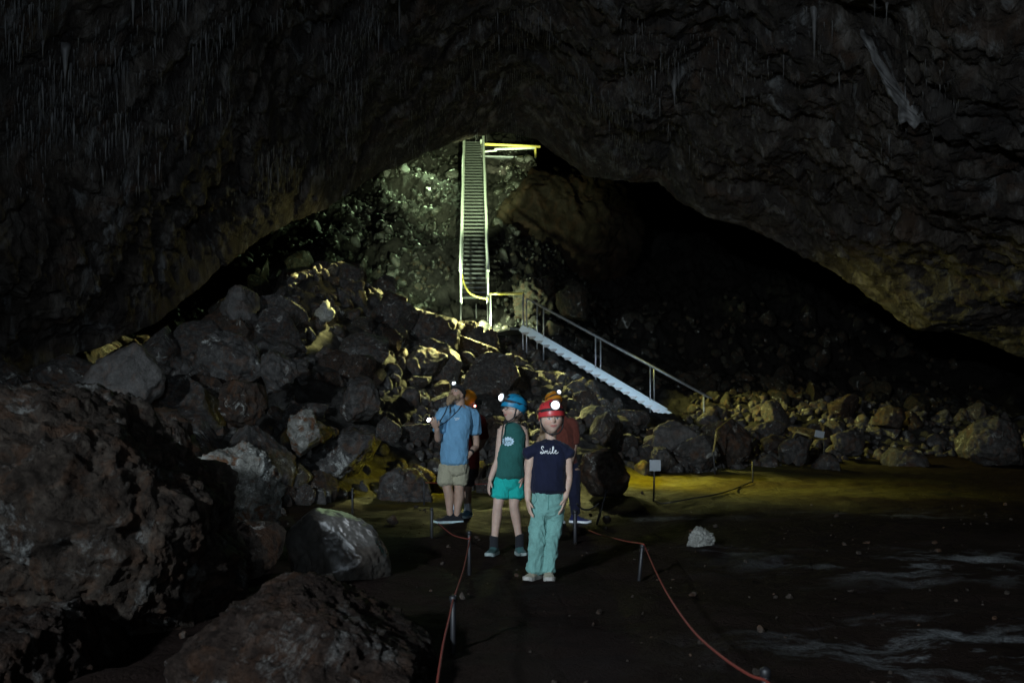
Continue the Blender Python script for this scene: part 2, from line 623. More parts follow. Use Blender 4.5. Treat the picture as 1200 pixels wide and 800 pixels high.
deep = np.repeat(smooth(NB - 14, NB - 60, np.arange(R).astype(float))[:, None], Cn, 1) * 0.0
add_attr(me, 'deep', deep.reshape(-1))
tag(link('cave_ceiling', me), kind='structure')

# end wall of the far chamber
xs = np.linspace(-30, 32, 90)
zs = np.linspace(0, 40, 60)
X, Z = np.meshgrid(xs, zs)
Y = 58 - 0.05 * (X - 0) ** 2 * 0.2 + 0.0 * Z
pp = np.stack([X, Y, Z], -1).reshape(-1, 3)
pp[:, 1] += 1.2 * fbm(pp * 0.2, 5)
me = grid_mesh('cave_wall', pp.reshape(60, 90, 3), ROCKROOF)
add_attr(me, 'deep', np.zeros(60 * 90))
tag(link('cave_wall', me), kind='structure')

# ================================================================ STALACTITES
g = NT('flowstone_tip')
c = g.coord((1, 1, .3), True)
g.setc(g.ramp(g.noise(c, 9, 5, .6), [(0.3, (0.03, 0.029, 0.028)), (0.7, (0.11, 0.108, 0.104))]))
g.setv('Roughness', 0.55)
DRIP = g.m


def drip_mesh(seed, n=7, k=7):
    r = np.random.default_rng(seed)
    pts, rad = [], []
    w = r.uniform(-.04, .04, 2)
    for i in range(k):
        t = i / (k - 1)
        pts.append(np.array([w[0] * math.sin(t * 3), w[1] * math.sin(t * 2), -t]))
        rad.append((max(0.004, 0.075 * (1 - t) ** (0.8 if seed % 2 else 1.5) * (1 + .25 * r.normal() * (t < .9)) + 0.010 * (1 - t)),) * 2)
    V, Fc = loft_path(pts, rad, n, round_caps=False)
    return V, Fc


DRIPS = [mesh_from('stalactite', *drip_mesh(s), DRIP) for s in range(6)]
# candidate points on the visible part of the roof
rr = np.arange(NB + 2, R - 2)
cand = CEIL[rr][:, 2:-2].reshape(-1, 3)
ppx = 600 + cand[:, 0] / np.maximum(cand[:, 1], .1) * F
ppy = HZ - (cand[:, 2] - CAMZ) / np.maximum(cand[:, 1], .1) * F
vis = (cand[:, 1] > 6) & (ppx > -20) & (ppx < 1220) & (ppy > -40) & (ppy < 300)
cl = fbm(cand * np.array([0.5, 0.6, .6]) + 40, 4)
top = smooth(270, 90, ppy) * (0.25 + 0.75 * smooth(900, 650, ppx))
dens = np.clip(cl + 0.05, 0, 1) ** 1.3 * top * vis
dens /= dens.sum()
band = np.exp(-((ppy - 120 - .00025 * (ppx - 600) ** 2) / 60.0) ** 2) * smooth(240, 420, ppx) * smooth(900, 740, ppx)
dens = dens + .9 * dens.mean() * 3 * band * vis * np.clip(cl + .2, 0, 1)
dens /= dens.sum()
pick = RNG.choice(len(cand), 5200, replace=False, p=dens)
lens = RNG.gamma(1.5, 0.075, len(pick)) + 0.05
lens = np.minimum(lens, 0.60)
size_px = lens / cand[pick, 1] * F
order = np.argsort(-size_px)
GLAB = 'thin pale stalactite hanging among many from the dark cave ceiling'
for j in order[:240]:
    q = cand[pick[j]]
    o = link('stalactite', DRIPS[int(RNG.integers(6))], loc=q + np.array([0, 0, 0.05]))
    s = lens[j]
    wd = RNG.uniform(0.14, 0.34) * (0.6 + s)
    o.scale = (wd, wd, s + .05)
    o.rotation_euler = (RNG.uniform(-.04, .04), RNG.uniform(-.04, .04), RNG.uniform(0, 6))
    tag(o, GLAB, 'stalactite', 'stalactites hanging from the cave ceiling')
mb_v, mb_t = [], []
base = 0
for j in order[240:]:
    q = cand[pick[j]] + np.array([0, 0, .04])
    r0 = RNG.uniform(.007, .018)
    a = RNG.uniform(0, 2)
    ring = [q + np.array([r0 * math.cos(a + t), r0 * math.sin(a + t), 0]) for t in (0, 1.57, 3.14, 4.71)]
    mb_v += ring + [q - np.array([0, 0, lens[j] * .8 + .06])]
    mb_t += [(base + k, base + (k + 1) % 4, base + 4) for k in range(4)]
    base += 5
me = tri_mesh('soda_straws', np.array(mb_v), np.array(mb_t), DRIP)
tag(link('soda_straws', me), 'fine soda straw stalactites covering the dark cave ceiling', 'stalactites', kind='stuff')


def ceil_at(px, py):
    d = (ppx - px) ** 2 + (ppy - py) ** 2 + np.where(cand[:, 1] > 5, 0, 1e9)
    return cand[int(np.argmin(d))]


def named_drip(px, py0, py1, w, label, mesh_i=0):
    q = ceil_at(px, py0)
    s = (py1 - py0) / F * q[1]
    o = link('stalactite', DRIPS[mesh_i], loc=P(px, py0, q[1]) + np.array([0, -.02, .12]))
    o.scale = (w, w, s + .12)
    tag(o, label, 'stalactite', 'stalactites hanging from the cave ceiling')


named_drip(156, -12, 33, 0.55, 'leftmost of the pale stalactites at the top edge, in front of the dark hollow', 1)
named_drip(181, -12, 20, 0.8, 'short blunt stalactite at the top edge between two thinner pale ones', 3)
named_drip(218, -12, 30, 0.45, 'thin pale stalactite at the top edge, right of the dark roof hollow', 1)
named_drip(468, -6, 42, 0.40, 'long thin pale stalactite at the top, left of the lit staircase', 1)
named_drip(77, 62, 102, 1.0, 'thick tapering stalactite hanging left of the dark hollow in the roof', 0)
named_drip(791, 90, 128, 1.3, 'single thick pale stalactite hanging right of the staircase, clear of the cluster', 2)
named_drip(953, 12, 72, 1.1, 'longest stalactite of the cluster at the upper right, beside the slanting rock spur', 0)

# slanting drapery spur, upper right
q = ceil_at(1050, 100)
Yd = q[1] - .1
poly = [(1008, 34), (1024, 52), (1037, 74), (1047, 94), (1057, 110), (1070, 116), (1082, 122), (1092, 138), (1096, 165), (1088, 152), (1082, 145), (1076, 146), (1071, 152), (1064, 142), (1057, 146), (1052, 126), (1042, 112), (1035, 92), (1024, 72), (1012, 54)]
bm = bmesh.new()
fr = [bm.verts.new(P(a, b, Yd + .004 * (a - 1050))) for a, b in poly]
bk = [bm.verts.new(P(a + 4, b - 8, Yd + 1.1)) for a, b in poly]
n_ = len(poly)
bm.faces.new(fr)
for k in range(n_): bm.faces.new((fr[k], bk[k], bk[(k + 1) % n_], fr[(k + 1) % n_]))
bmesh.ops.triangulate(bm, faces=bm.faces)
bmesh.ops.subdivide_edges(bm, edges=bm.edges, cuts=4, use_grid_fill=True)
bmesh.ops.recalc_face_normals(bm, faces=bm.faces)
me = bpy.data.meshes.new('flowstone_drapery')
bm.to_mesh(me); bm.free()
v = np.array([x.co[:] for x in me.vertices])
v += np.stack([.035 * fbm(v * 3, 4), .14 * fbm(v * 2.2 + 9, 4), .035 * fbm(v * 3 + 19, 4)], -1)
me.vertices.foreach_set('co', v.astype(np.float32).reshape(-1))
me.polygons.foreach_set('use_smooth', [True] * len(me.polygons))
me.materials.append(DRIP)
o = link('flowstone_drapery', me)
tag(o, 'pale slanting flowstone spur with a ragged pointed tip on the right of the ceiling', 'flowstone')
# ================================================================ ROCKS
M_GREY = rock_mat('rubble_rock', (0.022, 0.0205, 0.019), (0.078, 0.074, 0.070), (0.175, 0.168, 0.158), 0.3, 0.35, 1.6, bump=0.05)
M_BROWN = rock_mat('brown_rock', (0.016, 0.012, 0.010), (0.050, 0.040, 0.033), (0.105, 0.088, 0.073), 0.2, 0.35, 1.6, bump=0.05)
M_BIG = rock_mat('foreground_rock', (0.007, 0.005, 0.0038), (0.026, 0.0195, 0.015), (0.066, 0.054, 0.043), 0.45, 0.15, 1.4, bump=0.06, pale=(0.125, 0.125, 0.118))
M_RED = rock_mat('reddish_rock', (0.007, 0.0043, 0.0033), (0.026, 0.0175, 0.0135), (0.060, 0.044, 0.036), 0.5, 0.12, 1.8, bump=0.06, pale=(0.115, 0.112, 0.105))
M_PALE = rock_mat('pale_rock', (0.07, 0.066, 0.056), (0.22, 0.215, 0.19), (0.40, 0.39, 0.35), 0.5, 0.9, 2.0, bump=0.06)
M_UPR = rock_mat('upright_grey_rock', (0.05, 0.047, 0.044), (0.10, 0.095, 0.09), (0.17, 0.16, 0.15), 0.0, 0.2, 1.2, bump=0.03)
M_FLOW = rock_mat('smooth_flowstone', (0.045, 0.042, 0.036), (0.072, 0.067, 0.06), (0.11, 0.104, 0.095), 0.0, 0.1, 0.7, rough=0.42, bump=0.006, spec=0.5)
M_WHITE = rock_mat('flaky_pale_rock', (0.10, 0.10, 0.09), (0.42, 0.42, 0.38), (0.62, 0.62, 0.56), 0.0, 0.0, 9.0, bump=0.03)


M_SHADED = rock_mat('shaded_rock', (0.008, 0.0078, 0.006), (0.029, 0.027, 0.021), (0.064, 0.060, 0.048), 0.1, 0.2, 1.6, bump=0.05)  # darker copy of the rubble rock, with shade put into its colour
M_WET = rock_mat('wet_dark_rock', (0.006, 0.0065, 0.005), (0.020, 0.022, 0.017), (0.050, 0.054, 0.043), 0.0, 0.1, 3.0, rough=.5, bump=0.04, spec=.6)
M_DOME = rock_mat('brown_dome_rock', (0.007, 0.005, 0.003), (0.015, 0.0105, 0.0055), (0.024, 0.018, 0.010), 0.0, 0.08, .6, bump=0.04)


def facet(dirs, rng, n=15, pw=26, lo=.55):
    N = rng.normal(size=(n, 3))
    N /= np.linalg.norm(N, axis=1)[:, None]
    N = np.concatenate([N, -N[:4]], 0)
    h = rng.uniform(lo, 1.0, len(N))
    d = np.clip(dirs @ N.T, 0, None) / h
    return (np.sum(d ** pw, axis=1) + 1e-6) ** (-1.0 / pw)


def chop(V, rng, n, lo, hi, bias=None, ext=None):
    """cut the lump with flat planes, as broken limestone has"""
    for _ in range(n):
        nn = rng.normal(size=3)
        if bias is not None: nn = nn + np.array(bias)
        nn /= np.linalg.norm(nn)
        d = V @ nn
        h = rng.uniform(lo, hi) * d.max()
        V = V - np.clip(d - h, 0, None)[:, None] * nn[None] * .97
    return V


def rock_variant(seed, sub=5, amp=.03):
    rng = np.random.default_rng(seed)
    D, T = ico(sub)
    V = D * np.array([1.15, 1.0, .85]) * (1 + .18 * fbm(D * 1.1 + rng.uniform(0, 50, 3), 2))[:, None]
    V = chop(V, rng, 16, .55, .86)
    o = rng.uniform(0, 50, 3)
    V = V + D * (amp * fbm(V * 2.6 + o, 5, gain=.6) + amp * .8 * ridged(V * 4 + o, 4, gain=.6))[:, None]
    V = V * rng.uniform(.8, 1.2, 3)
    return V, T


def sil_rock(name, poly, Y, depth, mat, label, sub=6, amp=.05, seed=1, yoff=0.0, cat='boulder', fac=.35, group=None, nfreq=2.2, pw=.75, lo=.62, chop_lo=.62, strata=0):
    """boulder whose front outline is given in the photo and whose depth is in metres; built where it stands"""
    rng = np.random.default_rng(seed)
    w = np.array([P(a, b, Y) for a, b in poly])
    cx, cz = (w[:, 0].max() + w[:, 0].min()) / 2, (w[:, 2].max() + w[:, 2].min()) / 2
    th = np.arctan2(w[:, 2] - cz, w[:, 0] - cx)
    rr = np.hypot(w[:, 2] - cz, w[:, 0] - cx)
    o = np.argsort(th)
    th, rr = th[o], rr[o]
    th = np.concatenate([th - 2 * np.pi, th, th + 2 * np.pi])
    rr = np.tile(rr, 3)
    D, T = ico(sub)
    a = np.arctan2(D[:, 2], D[:, 0])
    fineT = np.linspace(-np.pi, np.pi, 721)
    rf = np.interp(fineT, th, rr)
    k = np.ones(9) / 9
    rf = np.convolve(np.concatenate([rf[-6:-1], rf, rf[1:6]]), k, 'same')[5:-5]
    R_ = np.interp(a, fineT, rf)
    cosp = np.clip(np.hypot(D[:, 0], D[:, 2]), 1e-6, 1)
    f = np.clip(facet(D, rng, 14, lo=lo), .4, 1.2)
    f = 1 - fac + fac * f / np.percentile(f, 80)
    rim = smooth(.97, .75, cosp)          # keep the outline, break up the face
    f = f * rim + (1 - rim)
    rad = cosp ** pw * R_ * f
    V = np.stack([rad * np.cos(a), D[:, 1] * depth * f, rad * np.sin(a)], -1)
    sc = float(np.mean(rr))
    off = rng.uniform(0, 50, 3)
    if fac > .2:
        Vc = chop(V / np.array([1, depth / sc, 1]), rng, 30, chop_lo - .10, .93, (0, -.9, .15))
        V = Vc * np.array([1, depth / sc, 1])
    n = amp * sc * (fbm(V / sc * nfreq + off, 6, gain=.60) + .7 * ridged(V / sc * nfreq * 1.7 + off, 6, gain=.6))
    if strata:
        q_ = V / sc * np.array([.9, 1.1, 3.0]) + .35 * np.stack([V[:, 2], V[:, 0], V[:, 0] * 1.2], -1) / sc + off
        n = n + strata * sc * (ridged(q_, 4, gain=.6) - .7)
    V = V + D * n[:, None]
    me = tri_mesh(name, V, T, mat)
    ob = link(name, me, loc=(cx, Y + yoff, cz))
    tag(ob, label, cat, group)
    return ob


# ---- foreground boulders
sil_rock('boulder', [(-120, 470), (0, 466), (60, 468), (130, 480), (185, 505), (215, 540), (235, 600), (248, 650), (256, 690), (238, 730), (205, 768), (150, 750), (60, 720), (-40, 715), (-140, 700)], 5.6, 1.1, M_BIG,
         'huge dark rounded boulder with white crust patches at the left edge', sub=7, amp=.075, seed=3, yoff=.5, fac=.45, chop_lo=.86, strata=.045)
sil_rock('boulder', [(-90, 690), (0, 690), (60, 700), (95, 740), (100, 800), (90, 860), (-100, 860)], 4.6, .7, M_RED, 'dark boulder in the bottom left corner under the huge boulder', sub=6, amp=.07, seed=4, yoff=.2)
sil_rock('boulder', [(195, 762), (250, 730), (310, 708), (365, 708), (412, 724), (450, 746), (472, 764), (494, 778), (508, 800), (500, 860), (180, 860), (186, 775)], 4.5, .75, M_RED,
         'low reddish brown rock with a ragged right edge, at the bottom left beside the rope', sub=7, amp=.045, seed=5, yoff=.3, fac=.4, chop_lo=.90, strata=.06)
sil_rock('boulder', [(337, 616), (358, 603), (384, 595), (400, 600), (424, 613), (443, 634), (455, 658), (458, 690), (340, 690), (335, 650)], 8.0, .42, M_FLOW, 'smooth pale dome of flowstone with a pointed top and shiny right side', sub=6, amp=.028, seed=6, fac=.22, pw=.75, chop_lo=.93)
sil_rock('boulder', [(190, 535), (197, 514), (225, 506), (262, 504), (300, 515), (325, 545), (333, 580), (325, 625), (280, 650), (220, 640), (190, 600)], 9.3, .6, M_PALE, 'pale crusted boulder with ochre stains behind the huge dark boulder', sub=6, amp=.085, seed=8)
sil_rock('boulder', [(225, 625), (260, 612), (320, 605), (345, 612), (345, 660), (300, 700), (230, 700)], 8.2, .5, M_BROWN, 'low brown rock wedged between the pale crusted boulder and the flowstone dome', sub=5, amp=.07, seed=9)
sil_rock('boulder', [(118, 490), (140, 468), (170, 466), (200, 480), (222, 505), (225, 545), (130, 560)], 11, .6, M_BROWN, 'brown rock peeping over the huge dark boulder, in front of the grey upright one', sub=5, amp=.08, seed=10)
sil_rock('boulder', [(92, 455), (100, 425), (118, 395), (140, 384), (165, 388), (185, 410), (190, 450), (187, 480), (150, 510), (100, 500)], 13.5, .6, M_UPR, 'big plain grey upright boulder on the left under the cave wall', sub=5, amp=.05, seed=11)
sil_rock('boulder', [(242, 385), (252, 355), (272, 330), (290, 316), (301, 320), (304, 340), (296, 365), (300, 395), (270, 410)], 19, .6, M_UPR, 'tall leaning grey brown rock beneath the low left end of the arch', sub=5, amp=.05, seed=12)
sil_rock('boulder', [(222, 400), (240, 386), (275, 384), (300, 395), (308, 415), (298, 445), (250, 455), (225, 435)], 16.5, .6, M_GREY, 'broad grey boulder below the tall leaning rock on the left bank', sub=5, amp=.07, seed=13)
sil_rock('boulder', [(298, 410), (315, 396), (338, 400), (350, 425), (345, 460), (318, 474), (297, 450)], 16, .6, M_GREY, 'grey oval boulder standing right of the broad grey one on the left bank', sub=5, amp=.07, seed=14)
sil_rock('boulder', [(250, 458), (275, 444), (303, 450), (312, 480), (298, 505), (260, 505), (247, 480)], 14, .55, M_BROWN, 'rounded dark boulder in front of the broad grey one on the left bank', sub=5, amp=.07, seed=15)
sil_rock('boulder', [(393, 455), (408, 438), (432, 440), (446, 460), (444, 488), (415, 496), (394, 482)], 17.2, .5, M_GREY, 'round grey boulder in the middle of the left rubble, left of the man', sub=5, amp=.06, seed=16)
sil_rock('boulder', [(365, 535), (378, 508), (405, 498), (435, 506), (456, 530), (448, 556), (410, 570), (370, 560)], 15.5, .6, M_GREY, 'grey boulder at the foot of the rubble, left of the man', sub=5, amp=.07, seed=17)
sil_rock('boulder', [(322, 497), (345, 488), (384, 492), (388, 515), (370, 530), (328, 525)], 14.6, .5, M_PALE, 'flat topped pale brown rock beside the pale crusted boulder', sub=5, amp=.07, seed=18)
sil_rock('boulder', [(420, 567), (450, 553), (490, 556), (520, 566), (526, 585), (480, 592), (425, 586)], 15.4, .45, M_GREY, 'low yellow-topped rock on the ground left of the man', sub=5, amp=.08, seed=19)
sil_rock('boulder', [(447, 392), (470, 372), (500, 362), (520, 375), (528, 398), (500, 415), (455, 412)], 25, .7, M_GREY, 'brown boulder at the left of the glowing foot of the staircase', sub=5, amp=.06, seed=20)
sil_rock('boulder', [(455, 432), (478, 413), (512, 408), (530, 420), (522, 438), (488, 446)], 22.5, .7, M_GREY, 'long flat-topped rock in the rubble above the bearded man', sub=5, amp=.06, seed=21)
sil_rock('boulder', [(525, 398), (540, 380), (556, 378), (566, 392), (578, 384), (592, 390), (598, 410), (570, 425), (530, 420)], 26.5, .5, M_GREY, 'dark lumpy rock in front of the glow below the staircase', sub=5, amp=.09, seed=22)
# ---- right hand boulders
sil_rock('boulder', [(672, 555), (676, 525), (700, 515), (727, 520), (745, 545), (752, 580), (730, 596), (690, 592)], 15.6, .6, M_BROWN, 'large brown boulder on the ground right behind the girl in the red helmet', sub=5, amp=.06, seed=30)
sil_rock('boulder', [(769, 510), (772, 486), (785, 475), (800, 478), (818, 492), (820, 515), (812, 545), (775, 545)], 21.5, .6, M_UPR, 'plain grey upright block in front of the lower end of the stair ramp', sub=5, amp=.045, seed=31)
sil_rock('boulder', [(752, 545), (760, 528), (785, 520), (800, 530), (803, 555), (752, 556)], 20.4, .5, M_GREY, 'low dark rock behind the left small white sign', sub=5, amp=.06, seed=32)
sil_rock('boulder', [(790, 530), (800, 510), (830, 503), (842, 515), (850, 548), (800, 555)], 20.9, .6, M_GREY, 'rounded grey boulder right of the plain upright block', sub=5, amp=.06, seed=33)
sil_rock('boulder', [(828, 540), (832, 508), (850, 490), (872, 488), (888, 505), (888, 540), (845, 553)], 21.8, .7, M_BROWN, 'large dark boulder behind the yellow taped stake', sub=5, amp=.06, seed=34)
sil_rock('boulder', [(886, 525), (898, 506), (920, 502), (928, 520), (925, 540), (892, 541)], 23.5, .5, M_BROWN, 'reddish brown rock between the dark boulder and the taped rock pillar', sub=4, amp=.07, seed=35)
sil_rock('rock_pillar', [(929, 540), (930, 515), (934, 496), (943, 490), (950, 500), (950, 525), (952, 548), (918, 548)], 22.2, .35, M_GREY, 'dark rock pillar with yellow tape tied around it', sub=5, amp=.06, seed=36, cat='rock')
sil_rock('boulder', [(950, 548), (956, 538), (978, 534), (994, 544), (996, 552), (952, 553)], 21.6, .5, M_GREY, 'low dark rock right of the taped rock pillar', sub=4, amp=.08, seed=37)
sil_rock('boulder', [(970, 530), (974, 508), (990, 496), (1008, 500), (1014, 520), (1008, 538), (975, 538)], 24, .5, M_GREY, 'dark rock just right of the right-hand white sign', sub=4, amp=.07, seed=38)
sil_rock('boulder', [(1020, 500), (1026, 476), (1045, 466), (1062, 474), (1066, 500), (1040, 512)], 26.5, .6, M_BROWN, 'mossy capped boulder high in the right-hand rubble', sub=4, amp=.06, seed=39)
sil_rock('boulder', [(1030, 545), (1045, 526), (1075, 522), (1100, 535), (1106, 546), (1060, 552)], 22.8, .6, M_GREY, 'low dark rock in the far right rubble at the edge of the yellow ground', sub=4, amp=.07, seed=40)
sil_rock('boulder', [(1112, 520), (1122, 494), (1150, 482), (1185, 488), (1205, 510), (1208, 545), (1160, 545), (1118, 540)], 22.5, .9, M_GREY, 'broad pale grey boulder at the right edge below the arch', sub=5, amp=.07, seed=41)
sil_rock('boulder', [(655, 365), (658, 335), (670, 318), (684, 322), (693, 350), (690, 378), (665, 382)], 29.5, .7, M_SHADED, 'dim round boulder behind the top of the pale stair ramp', sub=5, amp=.05, seed=42)
sil_rock('boulder', [(572, 275), (580, 235), (598, 205), (616, 193), (640, 189), (668, 196), (702, 212), (735, 240), (752, 285), (720, 330), (610, 325)], 39, 2.6, M_DOME, 'great smooth brown dome of rock beside the top of the staircase', sub=6, amp=.075, seed=43, fac=.3, chop_lo=.8)
sil_rock('boulder', [(590, 345), (600, 325), (625, 318), (650, 326), (660, 345), (655, 372), (610, 375)], 31, .9, M_SHADED, 'green-lit boulder behind the yellow landing rail', sub=5, amp=.12, seed=44)
sil_rock('pale_rock', [(803, 640), (808, 626), (818, 620), (832, 621), (841, 632), (844, 642), (820, 646)], 9.85, .14, M_WHITE, 'small crumbly white rock lying alone on the dark floor', sub=5, amp=.16, seed=45, cat='rock', nfreq=4)
sil_rock('stalagmite', [(454, 615), (457, 604), (460, 600), (463, 605), (467, 616)], 12.2, .06, M_BROWN, 'small stalagmite stub on the floor left of the bearded man', sub=4, amp=.05, seed=46, cat='stalagmite')
q = on_ground(380, 380)
sil_rock('stalagmite', [(373, 386), (375, 360), (379, 346), (383, 344), (386, 360), (385, 386)], q[1] - .25, .12, M_WHITE, 'slim bright white stalagmite standing on the rubble ridge', sub=5, amp=.10, seed=47, cat='stalagmite', nfreq=3)
sil_rock('pale_rock', [(705, 610), (707, 604), (712, 603), (716, 608), (714, 613)], 12.2, .05, M_BROWN, 'fist-sized stone on the floor beside the leaning black post', sub=4, amp=.1, seed=48, cat='stone')

# ---- rubble: the largest pieces are things of their own, the rest is one mass
VARS = []
for s in range(12):
    V, T = rock_variant(100 + s)
    VARS.append((tri_mesh('rubble_rock', V, T, (M_GREY, M_GREY, M_BROWN)[s % 3]), tri_mesh('rubble_rock', V, T, M_SHADED)))


def in_shade(x, y): return (x > 3.6 and y > foot(x) + 4.6) or y > 30  # where rocks take the copies darkened to stand for shade

N = 9000
rx = RNG.uniform(-9.5, 15, N)
ry = RNG.uniform(8, 36, N)
tt = ry - foot(rx)
rs = 0.08 + 0.10 * RNG.pareto(2.2, N)
rs = np.minimum(rs, 0.62)
ppx = 600 + rx / ry * F
rs = np.where(ppx > 790, .05 + .62 * rs, rs)
keep = (tt > -0.35) & (ppx > -30) & (ppx < 1230)
keep &= ~((tt < 0.5) & (rs > .4))
keep &= (ry < 31) | (RNG.uniform(size=N) < .4)
gzv = ground_z(rx, ry)
topy = HZ - (gzv + rs * .8 - CAMZ) / ry * F
# keep the stair ramp, landing and signs clear
ramp_y = 385 + (ppx - 612) / (778 - 612) * 98
near_ramp = (ppx > 595) & (ppx < 800) & (ry < 30)
keep &= ~(near_ramp & (topy < ramp_y + 14))
keep &= ~((ppx > 520) & (ppx < 625) & (ry > 28) & (ry < 33) & (rs > .3))
keep &= ~((ppx > 360) & (ppx < 600) & (ry > 30.5) & (rs > .2))
keep &= ~((ppx > 525) & (ppx < 590) & (ry > 31))
keep &= ~((ppx > 660) & (ry < 19.5))
# not inside the named boulders' fronts on the yellow floor
rx, ry, rs, gzv, ppx = rx[keep], ry[keep], rs[keep], gzv[keep], ppx[keep]
sz = rs / ry
order = np.argsort(-sz)
rot = RNG.uniform(0, 6.28, (len(rx), 3))


def region(px):
    if px < 330: return ('broken grey rock in the rubble on the far left bank below the arch', 'rubble rocks on the left bank')
    if px < 500: return ('dark angular rock in the rubble heap left of the bearded man', 'rubble rocks left of the bearded man')
    if px < 615: return ('dark rock in the rubble slope straight below the lit staircase', 'rubble rocks below the lit staircase')
    if px < 800: return ('dim rock in the rubble under and behind the pale stair ramp', 'rubble rocks around the stair ramp')
    return ('yellow-lit mossy rock in the rubble bank right of the stair ramp', 'rubble rocks right of the stair ramp')


def euler_m(e):
    from mathutils import Euler
    return np.array(Euler(e).to_matrix())


NI = 215
for j in order[:NI]:
    k = int(RNG.integers(12))
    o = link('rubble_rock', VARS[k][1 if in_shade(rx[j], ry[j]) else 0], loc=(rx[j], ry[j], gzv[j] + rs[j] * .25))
    o.scale = [float(rs[j] * a) for a in RNG.uniform(.8, 1.25, 3)]
    o.rotation_euler = rot[j]
    tag(o, region(ppx[j])[0], 'rock', region(ppx[j])[1])
SM = [rock_variant(200 + s, 3, .03) for s in range(8)]
SM2 = [rock_variant(300 + s, 2, .05) for s in range(6)]
V3, T3, MI, base = [], [], [], 0
for j in order[NI:]:
    V, T = SM[int(RNG.integers(8))]
    W = (V * rs[j]) @ euler_m(rot[j]).T + np.array([rx[j], ry[j], gzv[j] + rs[j] * .2])
    V3.append(W)
    T3.append(T + base)
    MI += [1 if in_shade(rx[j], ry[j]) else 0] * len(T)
    base += len(W)
for _ in range(5200):
    y = RNG.uniform(30.3, 47)
    x = RNG.uniform(-13, 3.0)
    if -2.45 < x < -.6: continue
    sz_ = .05 + .05 * RNG.pareto(2.4)
    sz_ = min(sz_, .30)
    V, T = SM2[int(RNG.integers(6))]
    W = (V * sz_ * RNG.uniform(.6, 1.4, 3)) @ euler_m(RNG.uniform(0, 6, 3)).T + np.array([x, y, gz(x, y) + sz_ * .3])
    V3.append(W); T3.append(T + base); base += len(W)
    MI += [2] * len(T)
me = tri_mesh('small_rubble', np.concatenate(V3), np.concatenate(T3), M_GREY)
me.materials.append(M_SHADED)
me.materials.append(M_WET)
me.polygons.foreach_set('material_index', np.array(MI, np.int32))
tag(link('small_rubble', me), 'mass of small broken stones covering the rubble slope', 'rubble', kind='stuff')

# pebbles on the floor near the path
V3, T3 = [], []
base = 0
for _ in range(420):
    y = RNG.uniform(4, 17)
    x = RNG.uniform(-.45, .6) * y
    if y > foot(x) - .3: continue
    s = 0.006 + 0.012 * RNG.pareto(2.5)
    s = min(s, .032)
    V, T = SM[int(RNG.integers(8))]
    W = (V * s) @ euler_m(RNG.uniform(0, 6, 3)).T + np.array([x, y, gz(x, y) + s * .3])
    V3.append(W); T3.append(T + base); base += len(W)
me = tri_mesh('pebbles', np.concatenate(V3), np.concatenate(T3), M_BROWN)
tag(link('pebbles', me), 'loose pebbles scattered over the dark earth floor', 'pebbles', kind='stuff')
# ================================================================ STAIRS, RAILS, POSTS, ROPES, SIGNS
M_RAIL = plain('pale_painted_steel', (0.74, 0.78, 0.70), .45, 0.0, .12, 12)
M_TREAD = plain('steel_tread', (0.045, 0.048, 0.045), .45, 0.2, .2, 14)
M_ALU = plain('pale_aluminium', (0.66, 0.80, 0.88), .42, 0.15, .08, 9)
M_GALV = plain('galvanised_tube', (0.36, 0.38, 0.40), .35, 0.6, .15, 20)
M_YEL = plain('yellow_tape', (0.85, 0.72, 0.16), .5, 0, .1, 15)
M_TAPE = plain('faded_yellow_tape', (0.28, 0.22, 0.06), .6, 0, .2, 15)
M_BLACK = plain('black_plastic', (0.012, 0.012, 0.014), .5, 0, .3, 20)
M_ROPE = plain('red_rope', (0.17, 0.026, 0.016), .7, 0, .35, 60)
M_CORD = plain('dark_cord', (0.02, 0.02, 0.02), .6)
M_SIGN = plain('sign_board', (0.30, 0.33, 0.35), .5, 0, .15, 25)

# ---- steep lit staircase
A = np.array([-1.17, 31.0, P(556, 352, 31.0)[2]])
B = np.array([-1.78, 46.0, P(555, 166, 46.0)[2]])
root = empty('steep_staircase', A, 'long steep steel staircase with bright greenish handrails climbing to the cave mouth', 'staircase')
dv = (B - A)
HW = 0.41
def side(s, up, t): return dv * t + np.array([s * HW, 0, up])
for s in (-1, 1):
    mb = MB()
    mb.bar(side(s, 0, 0), side(s, 0, 1), .06, .22)
    mb.build('stringer', M_RAIL, root)
    mb = MB()
    pts = [side(s * 1.04, .92, 0), *[side(s * (1.04 + .015 * math.sin(t * 25 + s)), .92, t) for t in np.linspace(.06, .97, 16)], side(s * 1.04, .92, 1.0)]
    mb.tube(pts, .05, 8)
    hr = mb.build('handrail', M_RAIL, root, True)
    mid = MB()
    mid.tube([side(s * 1.04, .48, 0), side(s * 1.04, .48, 1)], .03, 8)
    mid.build('midrail', M_RAIL, root, True)
    for t in np.linspace(0, 1, 9):
        pb = MB()
        pb.tube([side(s * 1.04, -.05, t), side(s * 1.04, .93, t)], .025, 8)
        pb.build('post', M_RAIL, root, True)
NT_ = 46
tread = None
for i in range(NT_):
    t = (i + .5) / NT_
    c0 = dv * t
    if tread is None:
        mb = MB()
        mb.bar((-HW + .04, 0, 0), (HW - .04, 0, 0), .24, .035)
        mb.bar((-HW + .04, -.125, -.008), (HW - .04, -.125, -.008), .02, .045)
        tread = mb.build('tread', M_TREAD, root)
        tread.location = c0
    else:
        o = tread.copy(); COL.objects.link(o); o.parent = root; o.location = c0
for (x, y) in ((-.42, 0.1), (0.05, .1), (.42, .1), (-.42, -.3), (.42, -.3)):
    mb = MB()
    w = A + np.array([x, y, 0])
    mb.tube([(x, y, -.1), (x, y, gz(w[0], w[1]) - A[2] - .15)], .022, 8)
    mb.build('support_leg', M_BLACK, root, True)

